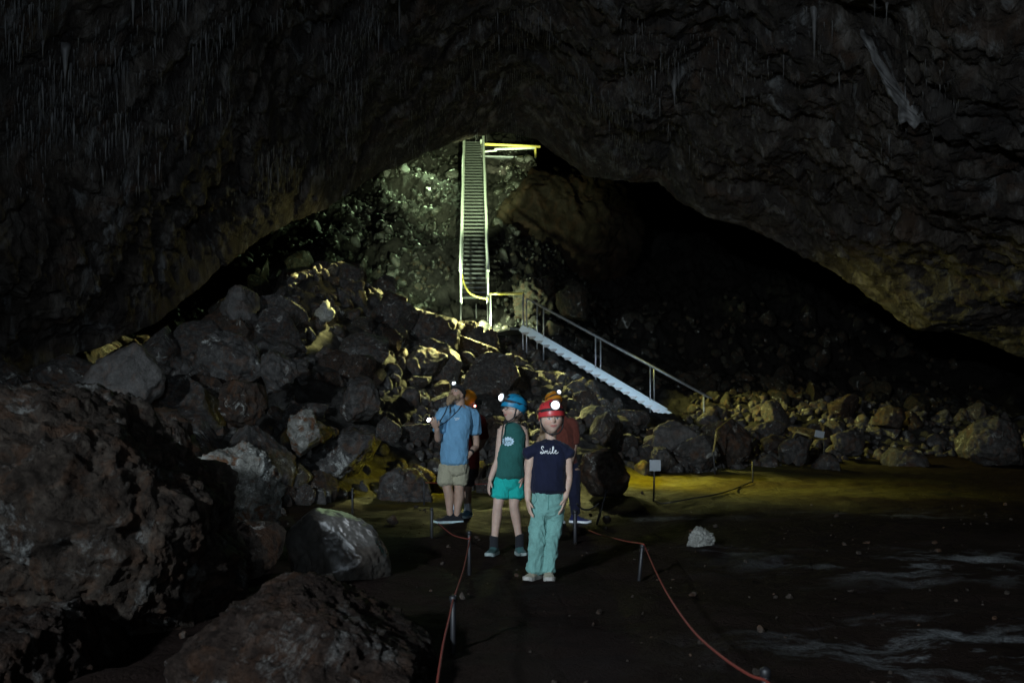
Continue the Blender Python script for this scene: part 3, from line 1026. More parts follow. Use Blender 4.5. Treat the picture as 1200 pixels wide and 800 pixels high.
# slack yellow rope closing the stair foot
mb = MB()
pts = [P(541.5, 322, 31.3), P(543, 330, 31.1), P(547, 339, 30.9), P(553, 345, 30.8), P(562, 348.5, 30.8), P(572, 350.5, 30.8)]
mb.tube(catmull(pts, 5), .028, 8)
tag(mb.build('rope', M_YEL, None, True), 'slack yellow rope curving across the foot of the steep lit staircase', 'rope')

# ---- landing between the two stairs
lz = P(612, 384, 27.9)[2]
LA = np.array([A[0] + .45, 30.4, lz])
root = empty('landing', LA, 'small steel landing with a bright yellow handrail at the foot of the staircase', 'landing')
R1, R2 = P(575, 344, 30.4), P(613, 344, 28.0)
mb = MB(); mb.tube([R1 - LA, R2 - LA], .040, 8); mb.build('handrail', M_YEL, root, True)
mb = MB(); mb.tube([R1 - LA, (R1[0] - LA[0], R1[1] - LA[1], gz(R1[0], R1[1]) - LA[2] - .2)], .026, 8); mb.build('post', M_GALV, root, True)
mb = MB(); mb.tube([R2 - LA, (R2[0] - LA[0], R2[1] - LA[1], gz(R2[0], R2[1]) - LA[2] - .2)], .026, 8); mb.build('post', M_GALV, root, True)
mb = MB(); mb.bar((R1[0] - LA[0], 0.3, 0), (R2[0] - LA[0], R2[1] - LA[1] + .3, 0), .8, .05); mb.build('deck', M_GALV, root)

# ---- pale stair ramp going down to the right
A = P(612, 385, 27.6)
B = P(800, 496, 26.3)
dv = B - A
root = empty('stair_ramp', A, 'pale blue aluminium stair ramp slanting down to the right with tube handrails', 'staircase')
pl = np.array([dv[1], -dv[0], 0]); pl /= np.linalg.norm(pl)
if pl[1] < 0: pl = -pl                       # away from the camera
W_ = .65
for k, off in enumerate((0, W_)):
    mb = MB()
    mb.bar(pl * off - dv * .01, pl * off + dv, .05, .19)
    mb.build('stringer', M_ALU, root)
tread = None
NR = 22
for i in range(NR):
    c0 = dv * ((i + .5) / NR) + np.array([0, 0, -.065])
    if tread is None:
        mb = MB()
        d2 = dv * np.array([1, 1, 0]); d2 /= np.linalg.norm(d2)
        mb.bar(-pl * .05, pl * (W_ - .03), .20, .035)
        mb.bar(-pl * .03 - d2 * .07 + np.array([0, 0, -.02]), -pl * .03 + d2 * .07 + np.array([0, 0, -.02]), .03, .06)
        tread = mb.build('tread', M_GALV, root)
        tread.location = c0
    else:
        o = tread.copy(); COL.objects.link(o); o.parent = root; o.location = c0
def rz(px): return np.interp(px, [617, 833], [350, 467])
def Yat(px): return np.interp(px, [612, 778, 840], [27.6, 26.45, 26.1])
for off in (0, W_):
    mb = MB()
    p0, p1 = P(617, 350, Yat(617)) + pl * off, P(831, 466, Yat(831)) + pl * off
    pts = [p0, p0 * .5 + p1 * .5, p1]
    mb.tube([q - A for q in pts], .024, 8)
    mb.build('handrail', M_GALV, root, True)
    for px in ((617, 637, 698, 762, 825) if off == 0 else (622, 698, 762, 821)):
        top = P(px, rz(px), Yat(px)) + pl * off
        bz = gz(top[0], top[1]) - .15
        bz = min(bz, top[2] - .9)
        mb = MB(); mb.tube([top - A, np.array([top[0], top[1], bz]) - A], .019, 8)
        mb.build('post', M_GALV, root, True)

# ---- railing of the walkway at the top of the staircase
Yt = 45.6
q0 = P(566, 178, Yt)
root = empty('walkway_railing', q0, 'pale yellow railing of the walkway leading right from the top of the staircase', 'railing')
for nm, a, b, r, m in (('handrail', (564, 169), (633, 172), .055, M_YEL), ('midrail', (580, 175), (628, 173.5), .05, M_RAIL), ('toe_rail', (566, 178), (582, 176.5), .04, M_RAIL), ('post', (627.5, 172), (627.5, 184), .05, M_YEL), ('post', (564, 164), (564, 184), .05, M_RAIL)):
    mb = MB(); mb.tube([P(*a, Yt) - q0, P(*b, Yt) - q0], r, 8); mb.build(nm, m, root, True)
mb = MB(); mb.bar(P(566, 183, Yt) - q0 + np.array([0, .5, 0]), P(628, 185, Yt) - q0 + np.array([0, .5, 0]), 1.0, .06); mb.build('deck', M_GALV, root)

# ---- rope barrier posts on the floor
def stake(px, py0, py1, label, w=.016, lean=0.0, Y=None, mat=None, name='barrier_post'):
    Y = Y or CAMZ * F / (py1 - HZ)
    b = P(px + lean, py1, Y)
    b[2] = gz(b[0], Y)
    t = P(px, py0, Y)
    root = empty(name, b, label, 'post', 'rope barrier posts')
    mb = MB()
    mb.tube([np.zeros(3) - np.array([0, 0, .06]), (t - b)], [w, w * .95], 10)
    mb.build('stake', mat or M_BLACK, root, True)
    mb = MB()
    mb.tube([(t - b) * .93, (t - b) * .99], [w * 1.25, w * 1.25], 10)
    mb.build('cap', M_BLACK, root, True)
    return t


PA = stake(506, 595, 634, 'short black post left of the bearded man\'s feet')
PB = stake(550, 622, 676, 'short black post in front of the boy, where the rope turns')
PC = stake(531, 698, 768, 'nearest black post on the left side of the path, beside the low reddish rock')
PD = stake(753, 638, 680, 'leaning black post right of the path holding the red rope', lean=-5)
PE = stake(897, 783, 915, 'black post cut by the bottom edge, at the near end of the right rope', Y=3.5)
PF = stake(674, 598, 640, 'black post standing directly behind the girl\'s trousers', w=.021)
PG = stake(711, 574, 612, 'black post leaning to the right in front of the large brown boulder', lean=-13)
PH = stake(497, 564, 592, 'thin black post behind the bearded man at the end of the far red rope', Y=15.0)
PI_ = stake(413, 572, 606, 'dim black post by the top of the flowstone dome', Y=13.4)
PJ = stake(882, 541, 567, 'small black post on the yellow ground right of the taped stake', Y=18.4)


def rope(pts, r, mat, label, name='rope'):
    mb = MB()
    mb.tube(catmull(pts, 6), r, 7)
    tag(mb.build(name, mat, None, True), label, 'rope')


YA, YB, YC, YD, YE = PA[1], PB[1], PC[1], PD[1], PE[1]
rope([P(514, 613, 10.6), P(522, 620, 9.8), P(532, 627, 9.0), P(548, 631, YB - .02), P(551, 629, YB - .03), P(548, 645, 7.4), P(543, 668, 6.6), P(535, 692, 5.6), P(531, 703, YC - .03), P(527, 722, 4.9), P(520, 752, 4.4), P(514, 790, 3.9), P(508, 835, 3.5)], .0058, M_ROPE, 'red rope along the left side of the path, sagging from post to post')
rope([P(690, 621, 10.2), P(703, 626, 9.6), P(715, 629, 9.1), P(735, 634, 8.4), P(753, 637, YD - .02), P(757, 643, YD - .05), P(768, 668, 6.7), P(785, 700, 5.7), P(812, 738, 4.7), P(845, 768, 4.0), P(878, 790, 3.6), P(897, 797, YE - .03), P(915, 815, 3.3)], .0058, M_ROPE, 'red rope along the right side of the path, running to the bottom edge')
rope([P(497, 565, 15.0), P(520, 566, 15.1), P(550, 567, 15.2), P(580, 566.5, 15.3), P(640, 566, 15.4)], .0075, M_ROPE, 'far red rope stretched behind the bearded man\'s legs')
rope([P(676, 590, 12.3), P(681, 595, 12.4), P(688, 597, 12.5), P(696, 594, 12.6), P(702, 589, 12.6)], .012, M_CORD, 'loop of black cord hanging beside the leaning post')
q = on_ground(767, 590)
pts = []
for (a, b) in ((767, 588), (775, 592), (790, 590), (812, 586), (840, 581), (862, 574), (881, 566)):
    w = on_ground(a, b); w[2] += .03; pts.append(w)
rope(pts, .012, M_CORD, 'dark cord lying along the yellow ground between the sign post and the small post')
pts = []
for (a, b) in ((612, 680), (616, 698), (620, 716), (618, 722)):
    w = on_ground(a, b); w[2] += .008; pts.append(w)

# ---- sign boards on stakes
def sign(px, py0, py1, bx, by, bw, bh, label, tilt=0.0, Y=15.0):
    b = P(px, py1, Y); b[2] = gz(b[0], Y) - .03
    root = empty('sign', b, label, 'sign')
    mb = MB(); mb.tube([np.zeros(3), P(px + 1, py0, Y) - b], .014, 8); mb.build('stake', M_BLACK, root, True)
    w, h = bw / F * Y, bh / F * Y
    mb = MB()
    c0 = P(bx, by, Y) - b + np.array([0, -.02, 0])
    ct, st = math.cos(tilt), math.sin(tilt)
    u = np.array([ct, 0, st]); v = np.array([-st, 0, ct])
    mb.bar(c0 - u * w / 2, c0 + u * w / 2, .008, h, up=v)
    mb.build('board', M_SIGN, root)
sign(766, 538, 590, 767.5, 545, 13, 13, 'small pale sign on a dark stake at the left end of the yellow ground', Y=15.0)
sign(965, 509, 527, 960, 508.5, 11, 8, 'tilted small white sign beside the taped rock pillar', -.2, Y=22.5)

# ---- stake with yellow tape and the tape round the pillar
b = P(838, 550, 20.2); b[2] = gz(b[0], 20.2) - .04
root = empty('taped_stake', b, 'dark stake with a yellow taped top in front of the large dark boulder', 'stake')
mb = MB(); mb.tube([(0, 0, 0), P(836, 529, 20.2) - b], .022, 8); mb.build('stake', M_BLACK, root, True)
mb = MB(); mb.tube([P(836, 529, 20.2) - b, P(840, 505, 20.2) - b], .018, 8); mb.build('tape_wrap', M_TAPE, root, True)
mb = MB()
tp = catmull([P(929, 512, 21.7), P(933, 506, 21.6), P(941, 508, 21.55), P(950, 511, 21.6), P(958, 514, 22.2), P(966, 514, 22.4)], 5)
for i in range(len(tp) - 1): mb.bar(tp[i], tp[i + 1], .006, .04)
tag(mb.build('barrier_tape', M_TAPE, None), 'yellow tape stretched from the rock pillar to the tilted sign', 'tape')
mb = MB()
tp = catmull([P(838, 505, 20.2), P(846, 498, 20.6), P(856, 490, 21.0), P(866, 485, 21.3)], 4)
for i in range(len(tp) - 1): mb.bar(tp[i], tp[i + 1], .006, .03)
tag(mb.build('barrier_tape', M_TAPE, None), 'yellow tape running up the dark boulder from the taped stake', 'tape')

# ---- floodlight under the staircase foot
q = P(569, 377, 29.6); q[2] = gz(q[0], q[1]) + .12
root = empty('floodlight', q, 'small floodlight among the rocks glowing under the staircase foot', 'floodlight')
mb = MB(); mb.bar((-.10, 0.0, 0), (.10, 0.0, 0), .10, .16); mb.build('housing', M_BLACK, root, bevel=.01)
mb = MB(); mb.bar((-.085, .056, 0), (.085, .056, 0), .008, .13); mb.build('lens', emit_mat('flood_lens', (.85, 1, .8), 30), root)
mb = MB(); mb.bar((-.11, 0, -.12), (.11, 0, -.12), .06, .02); mb.build('bracket', M_BLACK, root)
FLOOD = q
# ================================================================ PEOPLE
def smooth_mesh(me_in, voxel, it=4, fac=.5):
    o = bpy.data.objects.new('tmp', me_in)
    COL.objects.link(o)
    m = o.modifiers.new('r', 'REMESH'); m.mode = 'VOXEL'; m.voxel_size = voxel; m.use_smooth_shade = True
    if it:
        s = o.modifiers.new('s', 'SMOOTH'); s.factor = fac; s.iterations = it
    dg = bpy.context.evaluated_depsgraph_get()
    dg.update()
    me = bpy.data.meshes.new_from_object(o.evaluated_get(dg))
    bpy.data.objects.remove(o)
    bpy.data.meshes.remove(me_in)
    me.polygons.foreach_set('use_smooth', [True] * len(me.polygons))
    return me


def fuse(name, pieces, voxel, mat, it=4, wrinkle=None):
    v, f = [], []
    for V, Fc in pieces:
        b = len(v)
        v += [tuple(map(float, p)) for p in V]
        f += [tuple(int(i) + b for i in q) for q in Fc]
    me = smooth_mesh(mesh_from('t', v, f), voxel, it)
    if wrinkle:
        amp, sc, stretch = wrinkle
        n = len(me.vertices)
        co = np.empty(n * 3, np.float32); me.vertices.foreach_get('co', co); co = co.reshape(-1, 3).astype(float)
        no = np.empty(n * 3, np.float32); me.vertices.foreach_get('normal', no); no = no.reshape(-1, 3)
        p = co * np.array(stretch) * sc
        p = p + 0.5 * np.stack([noise3(p * .6 + 5), noise3(p * .6 + 15), noise3(p * .6 + 25)], -1)
        r1 = np.clip(ridged(p, 2, gain=.4), 0, 2) ** 2
        q2 = p @ np.array([[.8, 0, .6], [0, 1, 0], [-.6, 0, .8]]) * 1.9
        r2 = np.clip(ridged(q2 + 40, 2, gain=.4), 0, 2) ** 2
        d = amp * (.75 * r1 + .45 * r2 - .9)
        co += no * d[:, None]
        me.vertices.foreach_set('co', co.astype(np.float32).reshape(-1))
        me.update()
    me.name = name
    me.materials.append(mat)
    return me


def limb(pts, rad, n=16, m=5, ref=None):
    """pts: joints, rad: list of r or (a,b)"""
    P_ = catmull(pts, m)
    ra = [(r, r) if not hasattr(r, '__len__') else r for r in rad]
    t = np.linspace(0, len(pts) - 1, len(P_))
    a = np.interp(t, range(len(pts)), [r[0] for r in ra])
    b = np.interp(t, range(len(pts)), [r[1] for r in ra])
    return loft_path(P_, list(zip(a, b)), n, ref)


def ell(c, r, R=None, sub=3):
    D, T = ico(sub)
    V = D * np.array(r)
    if R is not None: V = V @ np.array(R).T
    return V + np.array(c), T


def face_R(yaw, pitch, roll=0):
    return np.array(Matrix.Rotation(math.radians(yaw), 3, 'Z') @ Matrix.Rotation(math.radians(-pitch), 3, 'X') @ Matrix.Rotation(math.radians(roll), 3, 'Y'))


def head_piece(c, R, H, wide=1.0, chin=1.0):
    D, T = ico(5)
    x, y, z = D[:, 0], D[:, 1], D[:, 2]
    lo = np.clip(-z, 0, 1)
    w = .37 * wide * (1 - .34 * smooth(.15, 1.0, lo))
    fy = np.where(y < 0, .44, .47 - .10 * smooth(.0, .9, lo))
    V = np.stack([x * w, y * fy, z * .5], -1)
    front = y < 0
    # flatten the face, build features (units of head height)
    V[:, 1] += np.where(front, .035 * np.exp(-((V[:, 0]) / .22) ** 2), 0)
    V[:, 1] -= smooth(.55, 1, lo) * np.where(y < 0.2, .07 * chin, 0) * np.exp(-(V[:, 0] / .16) ** 2)
    def g(cx, cz, sx, sz): return np.exp(-((V[:, 0] - cx) / sx) ** 2 - ((V[:, 2] - cz) / sz) ** 2) * front
    nose = sum(a * g(0, cz, s, .045) for cz, a, s in ((.06, .030, .035), (.01, .05, .036), (-.04, .078, .042), (-.085, .098, .052)))
    V[:, 1] -= nose
    for s in (-1, 1):
        V[:, 1] += .038 * g(s * .15, .04, .075, .045)
        V[:, 1] -= .018 * g(s * .15, .115, .09, .03)
        V[:, 1] -= .020 * g(s * .19, -.09, .09, .08)
        V[:, 1] -= .028 * g(s * .148, .038, .036, .026)       # the eyeballs
    V[:, 1] -= .026 * g(0, -.20, .10, .028) + .026 * g(0, -.255, .09, .026)
    V[:, 1] += .020 * g(0, -.228, .12, .012)
    V = (V * H) @ R.T + np.array(c)
    out = [(V, T)]
    for s in (-1, 1):
        e, te = ell((s * .375 * wide * H, .03 * H, -.02 * H), (.03 * H, .07 * H, .12 * H), None, 3)
        out.append((e @ R.T + np.array(c), te))
    return out


def hand_pieces(w, d, nrm, size, side, curl=.35, spread=1.0, thumb_out=.6):
    """w wrist, d direction of the fingers, nrm palm normal (out of the palm), side: +1/-1 puts the thumb"""
    w, d, nrm = (np.asarray(q, float) for q in (w, d, nrm))
    d /= np.linalg.norm(d)
    nrm = nrm - d * np.dot(nrm, d); nrm /= np.linalg.norm(nrm)
    s = np.cross(d, nrm) * side            # towards the thumb
    S = size
    out = [loft_path([w - d * S * .06, w + d * S * .1, w + d * S * .28, w + d * S * .48], [(S * .14, S * .11), (S * .19, S * .11), (S * .23, S * .10), (S * .22, S * .075)], 14, s)]
    for k, (o, L, r) in enumerate(((.165, .46, .052), (.055, .52, .054), (-.055, .48, .051), (-.160, .38, .045))):
        b = w + d * S * (.44 - abs(o) * .15) + s * S * o
        dd = d + s * o * .55 * spread
        dd /= np.linalg.norm(dd)
        p = [b, b + dd * S * L * .35]
        a = curl * (.8 + .12 * k)
        for seg, ang in ((.36, a), (.30, a * 2.0)):
            q = dd * math.cos(ang) + nrm * math.sin(ang)
            p.append(p[-1] + q * S * L * seg)
        out.append(limb(p, [S * r, S * r, S * r * .92, S * r * .75], 8, 3))
    b = w + d * S * .14 + s * S * .16
    t1 = d * .72 + s * thumb_out + nrm * .25
    t1 /= np.linalg.norm(t1)
    t2 = d * .95 + s * thumb_out * .25 + nrm * .35
    t2 /= np.linalg.norm(t2)
    out.append(limb([b - t1 * S * .08, b + t1 * S * .18, b + t1 * S * .18 + t2 * S * .20], [S * .075, S * .06, S * .045], 8, 3))
    return out


def skin_mat(name, base, lip=(0.40, 0.14, 0.12), brow=(0.12, 0.07, 0.04), iris=(0.05, 0.07, 0.08)):
    g = NT(name)
    c = g.coord()
    n = g.noise(c, 25, 5, .6)
    col = g.ramp(n, [(.3, tuple(v * .86 for v in base)), (.7, tuple(min(1, v * 1.08) for v in base))])
    col = g.mix(g.attr('blush').outputs['Fac'], col, (base[0] * .95, base[1] * .62, base[2] * .58))
    col = g.mix(g.attr('lip').outputs['Fac'], col, lip)
    col = g.mix(g.attr('brow').outputs['Fac'], col, brow)
    col = g.mix(g.attr('sclera').outputs['Fac'], col, (.62, .60, .58))
    col = g.mix(g.attr('iris').outputs['Fac'], col, iris)
    g.setc(col)
    g.setv('Roughness', .52)
    g.setv('Specular IOR Level', .35)
    g.setv('Subsurface Weight', .12)
    g.setv('Subsurface Radius', (.01, .004, .002))
    return g.m


def paint_face(me, c, R, H):
    n = len(me.vertices)
    co = np.empty(n * 3, np.float32); me.vertices.foreach_get('co', co)
    q = ((co.reshape(-1, 3) - np.array(c)) @ R) / H
    x, y, z = q.T
    fr = (y < -.2) & (np.abs(z) < .6)
    def el(cx, cz, a, b, bend=0.0): return fr * smooth(1.25, .8, np.hypot((x - cx) / a, (z - bend * x * x - cz) / b))
    add_attr(me, 'lip', el(0, -.236, .130, .038, 1.6))
    add_attr(me, 'brow', np.maximum(el(.155, .118, .090, .024), el(-.155, .118, .090, .024)) * .9)
    add_attr(me, 'sclera', np.maximum(el(.148, .036, .066, .026), el(-.148, .036, .066, .026)))
    add_attr(me, 'iris', np.maximum(np.maximum(el(.148, .036, .034, .030), el(-.148, .036, .034, .030)), np.maximum(el(.148, .062, .07, .012), el(-.148, .062, .07, .012)) * .8))
    add_attr(me, 'blush', np.maximum(np.maximum(el(.2, -.10, .12, .09), el(-.2, -.10, .12, .09)) * .4, el(0, -.07, .06, .05) * .35))


def cloth(name, col, rough=.85, var=.14, scale=120, weave=True):
    g = NT(name)
    c = g.coord()
    n = g.noise(c, scale, 3, .6)
    n2 = g.noise(c, 6, 5, .6)
    k = g.ramp(n2, [(.3, tuple(v * (1 - var) for v in col)), (.7, tuple(min(1, v * (1 + var)) for v in col))])
    g.setc(g.mix(.25, k, g.mix(1.0, k, g.ramp(n, [(.3, .5), (.7, 1.4)]), 'MULTIPLY')))
    g.setv('Roughness', rough)
    g.setv('Specular IOR Level', .2)
    g.setv('Sheen Weight', .08)
    h = g.math('ADD', g.math('MULTIPLY', n, .25), n2)
    g.setn(g.bump(h, .5, .012))
    return g.m


M_STRAP = plain('black_webbing', (0.012, 0.012, 0.013), .75)
M_LAMPBODY = plain('headlamp_body', (0.03, 0.03, 0.032), .4)
M_WHITEINK = plain('white_print', (0.78, 0.80, 0.80), .7)
LAMP_ON = emit_mat('headlamp_lens', (.92, .97, 1.0), 16)
_t = LAMP_ON.node_tree
_a = _t.nodes.new('ShaderNodeAttribute'); _a.attribute_name = 'beam'
_m = _t.nodes.new('ShaderNodeMath'); _m.operation = 'MULTIPLY_ADD'
_t.links.new(_a.outputs['Fac'], _m.inputs[0]); _m.inputs[1].default_value = 22; _m.inputs[2].default_value = .35
_t.links.new(_m.outputs[0], _t.nodes['Principled BSDF'].inputs['Emission Strength'])
RED_ON = emit_mat('rear_lamp', (1.0, .35, .30), 5)


def shoe(root, ankle, d, L, W, H, upper, sole, name='shoe', cuffh=.0):
    """ankle: point on the ground below the ankle joint; d: toe direction"""
    d = np.array([d[0], d[1], 0.]); d /= np.linalg.norm(d)
    s = np.array([d[1], -d[0], 0.])
    a = np.array([ankle[0], ankle[1], ankle[2]])
    heel = a - d * L * .26
    prof = [(0.0, .30, .50), (.06, .40, .80), (.20, .44, 1.0), (.36, .44, .98), (.52, .46, .70), (.70, .50, .50), (.86, .44, .42), (.96, .28, .34), (1.0, .12, .22)]
    n = 14
    V, Fc = [], []
    for t, w, h in prof:
        for k in range(n):
            an = 2 * math.pi * k / n
            cs, sn = math.cos(an), math.sin(an)
            yy = .012 + H * h * (.5 + .5 * sn)
            ww = W * w * (abs(cs) ** .7) * (1 if cs > 0 else -1) * (1 - .35 * max(0, sn) ** 2)
            V.append(heel + d * L * t + s * ww + np.array([0, 0, yy]))
    R = len(prof)
    for i in range(R - 1):
        for k in range(n):
            Fc.append((i * n + k, i * n + (k + 1) % n, (i + 1) * n + (k + 1) % n, (i + 1) * n + k))
    Fc += [tuple(range(n - 1, -1, -1)), tuple((R - 1) * n + k for k in range(n))]
    col = limb([a + np.array([0, 0, H * .7]) - d * L * .06, a + np.array([0, 0, H * 1.12]) - d * L * .07], [(W * .40, W * .45), (W * .38, W * .43)], 12, 2, s)
    me = fuse('shoe', [(V, Fc), col], .004, upper, 3, (.002, 30, (1, 1, 1)))
    o = link(name, me, root)
    # sole
    V, Fc = [], []
    for t, w, h in prof:
        for zz, k2 in ((0.0, 1.02), (.028, 1.06)):
            for sg in (-1, 1): V.append(heel + d * L * (t * 1.03 - .015) + s * W * (w + .03) * sg * k2 + np.array([0, 0, zz + (.010 if t > .93 else 0)]))
    for i in range(R - 1):
        b, c2 = i * 4, (i + 1) * 4
        Fc += [(b, b + 1, c2 + 1, c2), (b + 2, c2 + 2, c2 + 3, b + 3), (b, c2, c2 + 2, b + 2), (b + 1, b + 3, c2 + 3, c2 + 1)]
    Fc += [(0, 2, 3, 1), ((R - 1) * 4, (R - 1) * 4 + 1, (R - 1) * 4 + 3, (R - 1) * 4 + 2)]
    me = mesh_from('sole', V, Fc, sole, False)
    link('sole', me, o)
    return o


def helmet(root, hc, R, H, mat, lamp_at=(0, -.46, .46), lamp_dir=None, lens_r=.036, rear=False, strap=True, scale=1.0, lamp_mat=None, lamp=True):
    """climbing helmet on the head frame (hc, R, H)"""
    hc = np.array(hc)
    D, T = ico(5)
    x, y, z = D.T
    # dome with a peak in front, lower behind
    brim = .12 - .20 * smooth(-.5, .9, y)
    rib = 1 + .022 * np.cos(np.arctan2(x, z) * 8) * smooth(.15, .5, z) + .012 * smooth(.5, .8, np.abs(np.sin(y * 5)))
    V = np.stack([x * .475 * rib, y * .565 * rib + .01, z * .52 * rib + .22], -1) * scale
    low = V[:, 2] < brim
    V[low, 2] = brim[low] - .03 * (1 - np.hypot(V[low, 0] / .5, V[low, 1] / .58))
    flare = np.exp(-((V[:, 2] - brim) / .05) ** 2) * (np.hypot(x, y) > .55)
    V[:, 0] *= 1 + .045 * flare
    V[:, 1] *= 1 + .055 * flare
    V = (V * H) @ R.T + hc
    o = link('helmet', tri_mesh('helmet', V, T, mat), root)
    # vents: dark slots on the shell
    vb = MB()
    for s in (-1, 1):
        for k, yy in enumerate((-.22, .02, .26)):
            p = []
            for t in np.linspace(-.07, .07, 4):
                dx = np.array([s * .30, yy + t, 0])
                zz = .22 + .52 * math.sqrt(max(0, 1 - (dx[0] / .475) ** 2 - (dx[1] / .575) ** 2)) + .002
                p.append((np.array([dx[0], dx[1], zz]) * scale * H) @ R.T + hc)
            vb.tube(p, .014 * H, 6)
    vb.build('vents', M_STRAP, o, True)['kind'] = 'stuff'
    if strap:
        sb = MB()
        for s in (-1, 1):
            pts = [(s * .42, -.10, .12), (s * .40, -.09, -.1), (s * .34, -.12, -.34), (s * .17, -.26, -.50), (0, -.30, -.535)]
            sb.tube(catmull([(np.array(p) * H) @ R.T + hc for p in pts], 4), .028 * H, 6)
            pts = [(s * .40, .25, .02), (s * .39, .08, -.16), (s * .35, -.10, -.32)]
            sb.tube(catmull([(np.array(p) * H) @ R.T + hc for p in pts], 4), .022 * H, 6)
        sb.build('chin_strap', M_STRAP, o, True)
    if lamp:
        headlamp(o, hc, R, H, lamp_at, lamp_dir, lens_r, scale, rear, lamp_mat)
    return o


def headlamp(o, hc, R, H, lamp_at, lamp_dir, lens_r, scale=1.0, rear=False, lamp_mat=None, band=True):
    hc = np.array(hc)
    la = (np.array(lamp_at) * H) @ R.T + hc
    dr = np.array(lamp_dir if lamp_dir is not None else R @ np.array([0, -1, .1])); dr = dr / np.linalg.norm(dr)
    mb = MB()
    mb.tube([la - dr * .030, la - dr * .004], [lens_r * 1.05, lens_r * 1.1], 16)
    mb.bar(la - dr * .055, la - dr * .02, lens_r * 2.2, lens_r * 1.5)
    hl = mb.build('headlamp', M_LAMPBODY, o, True)
    me = hl.data
    me.materials.append(lamp_mat or LAMP_ON)
    V, T = ell(la, (lens_r, lens_r, lens_r * .62), np.array(Vector(dr).to_track_quat('Z', 'Y').to_matrix()), 3)
    bm = bmesh.new(); bm.from_mesh(me)
    vs = [bm.verts.new(v) for v in V]
    for t in T:
        f = bm.faces.new([vs[i] for i in t]); f.material_index = 1; f.smooth = True
    bm.to_mesh(me); bm.free()
    cc = np.array([v.co[:] for v in me.vertices])
    ax_d = (cc - la) - np.outer((cc - la) @ dr, dr)
    rr_ = np.linalg.norm(ax_d, axis=1) / lens_r
    add_attr(me, 'beam', np.clip(1.05 - rr_, 0, 1) ** 2.2)
    if band:
        mb = MB()
        ring = []
        for k in range(33):
            a = 2 * math.pi * k / 32
            v = np.array([math.sin(a) * .482, -math.cos(a) * .582 + .01, .30 + .06 * math.cos(a)])
            v[:2] *= .955 * scale
            ring.append((v * H) @ R.T + hc)
        for i in range(32): mb.bar(ring[i], ring[i + 1], .006, .022, up=R @ np.array([0, 0, 1.]))
        mb.build('headlamp_band', M_STRAP, o)
    if rear:
        mb = MB()
        p = (np.array([rear[0], rear[1], rear[2]]) * H) @ R.T + hc
        V, T = ell(p, (.016, .016, .016), None, 2)
        mb.add(V, T)
        mb.build('rear_lamp', RED_ON, o, True)


def conform(bvh, pts, r, n=6):
    """stroke points (x, z) laid on the front of a garment"""
    out = []
    for x, z in pts:
        h = bvh.ray_cast(Vector((x, -3, z)), Vector((0, 1, 0)))
        if h[0] is not None: out.append(np.array(h[0]) - np.array([0, .0015, 0]))
    return out


def bvh_of(me):
    return BVHTree.FromPolygons([v.co[:] for v in me.vertices], [p.vertices[:] for p in me.polygons])


def origin(px, py):
    Y = CAMZ * F / (py - HZ)
    X = (px - 600) / F * Y
    z = gz(X, Y)
    Y = (CAMZ - z) * F / (py - HZ)
    X = (px - 600) / F * Y
    return np.array([X, Y, gz(X, Y)])


class Fig:
    """pixel to body coordinates: x to the right, y away, z up; metres from the feet"""
    def __init__(self, px, py):
        self.o = origin(px, py)
        self.s = F / self.o[1]
        self.px, self.py = px, py
    def __call__(self, px, py, y=0.0):
        Y = self.o[1] + y
        w = P(px, py, Y)
        return w - self.o


def body_axis(yaw):
    a = math.radians(yaw)
    return np.array([math.cos(a), math.sin(a), 0]), np.array([math.sin(a), -math.cos(a), 0])   # right axis, facing


# ------------------------------------------------------------------ the girl in the red helmet
SK_G = skin_mat('girl_skin', (.52, .36, .28), brow=(.22, .14, .07))
f = Fig(634, 676.5)
root = empty('person', f.o, 'girl in a red helmet, navy shirt reading Smile and pale green trousers, standing in front', 'person', None)
GO = f.o
ax, fc = body_axis(-6)
H = .214
hc = f(646.3, 492.0, -.03)
R = face_R(9, 3, -3)
sh = (f(622.5, 528, .0), f(664.5, 527, .0))
neck0, cst, wai, hip = f(645, 522, .01), f(643.5, 538, .01), f(642.5, 562, .0), f(642, 583, .0)
body = head_piece(hc, R, H, 1.09, .6)
body.append(limb([f(645, 531, .02), f(645.5, 514, .01), hc + np.array([0, .02, -.03])], [.052, .043, .048], 16))
for s0 in sh: body.append(limb([f(645, 521, .015), (f(645, 519, .015) + s0) / 2, s0], [.036, .037, .038], 12))
body.append(limb([hip, wai, cst, neck0], [(.100, .075), (.100, .075), (.12, .078), (.07, .05)], 20, 5, ax))
EL = f(619, 563, .02)
WL = f(618.5, 586, -.03)
ER = f(666.5, 560, .02)
WR = f(662.5, 583, -.04)
for s0, e, w in ((sh[0], EL, WL), (sh[1], ER, WR)):
    body.append(limb([s0, (s0 + e) / 2, e, (e * .6 + w * .4), w], [.040, .037, .030, .031, .021], 14))
body += hand_pieces(WL, f(621, 600, -.05) - WL, (1, .25, 0), .150, 1, .30)
body += hand_pieces(WR, f(659, 598, -.06) - WR, (-1, .25, 0), .150, -1, .35)
HPl, HPr = f(633.5, 592, 0), f(651.5, 592, 0)
KNl, KNr = f(630.5, 628, -.02), f(646.5, 628, -.015)
ANl, ANr = f(627.5, 665, .02), f(642, 666, .02)
for a, b, c in ((HPl, KNl, ANl), (HPr, KNr, ANr)): body.append(limb([a, b, c], [.044, .034, .028], 12))
me = fuse('body', body, .0032, SK_G, 3)
paint_face(me, hc, R, H)
link('body', me, root)
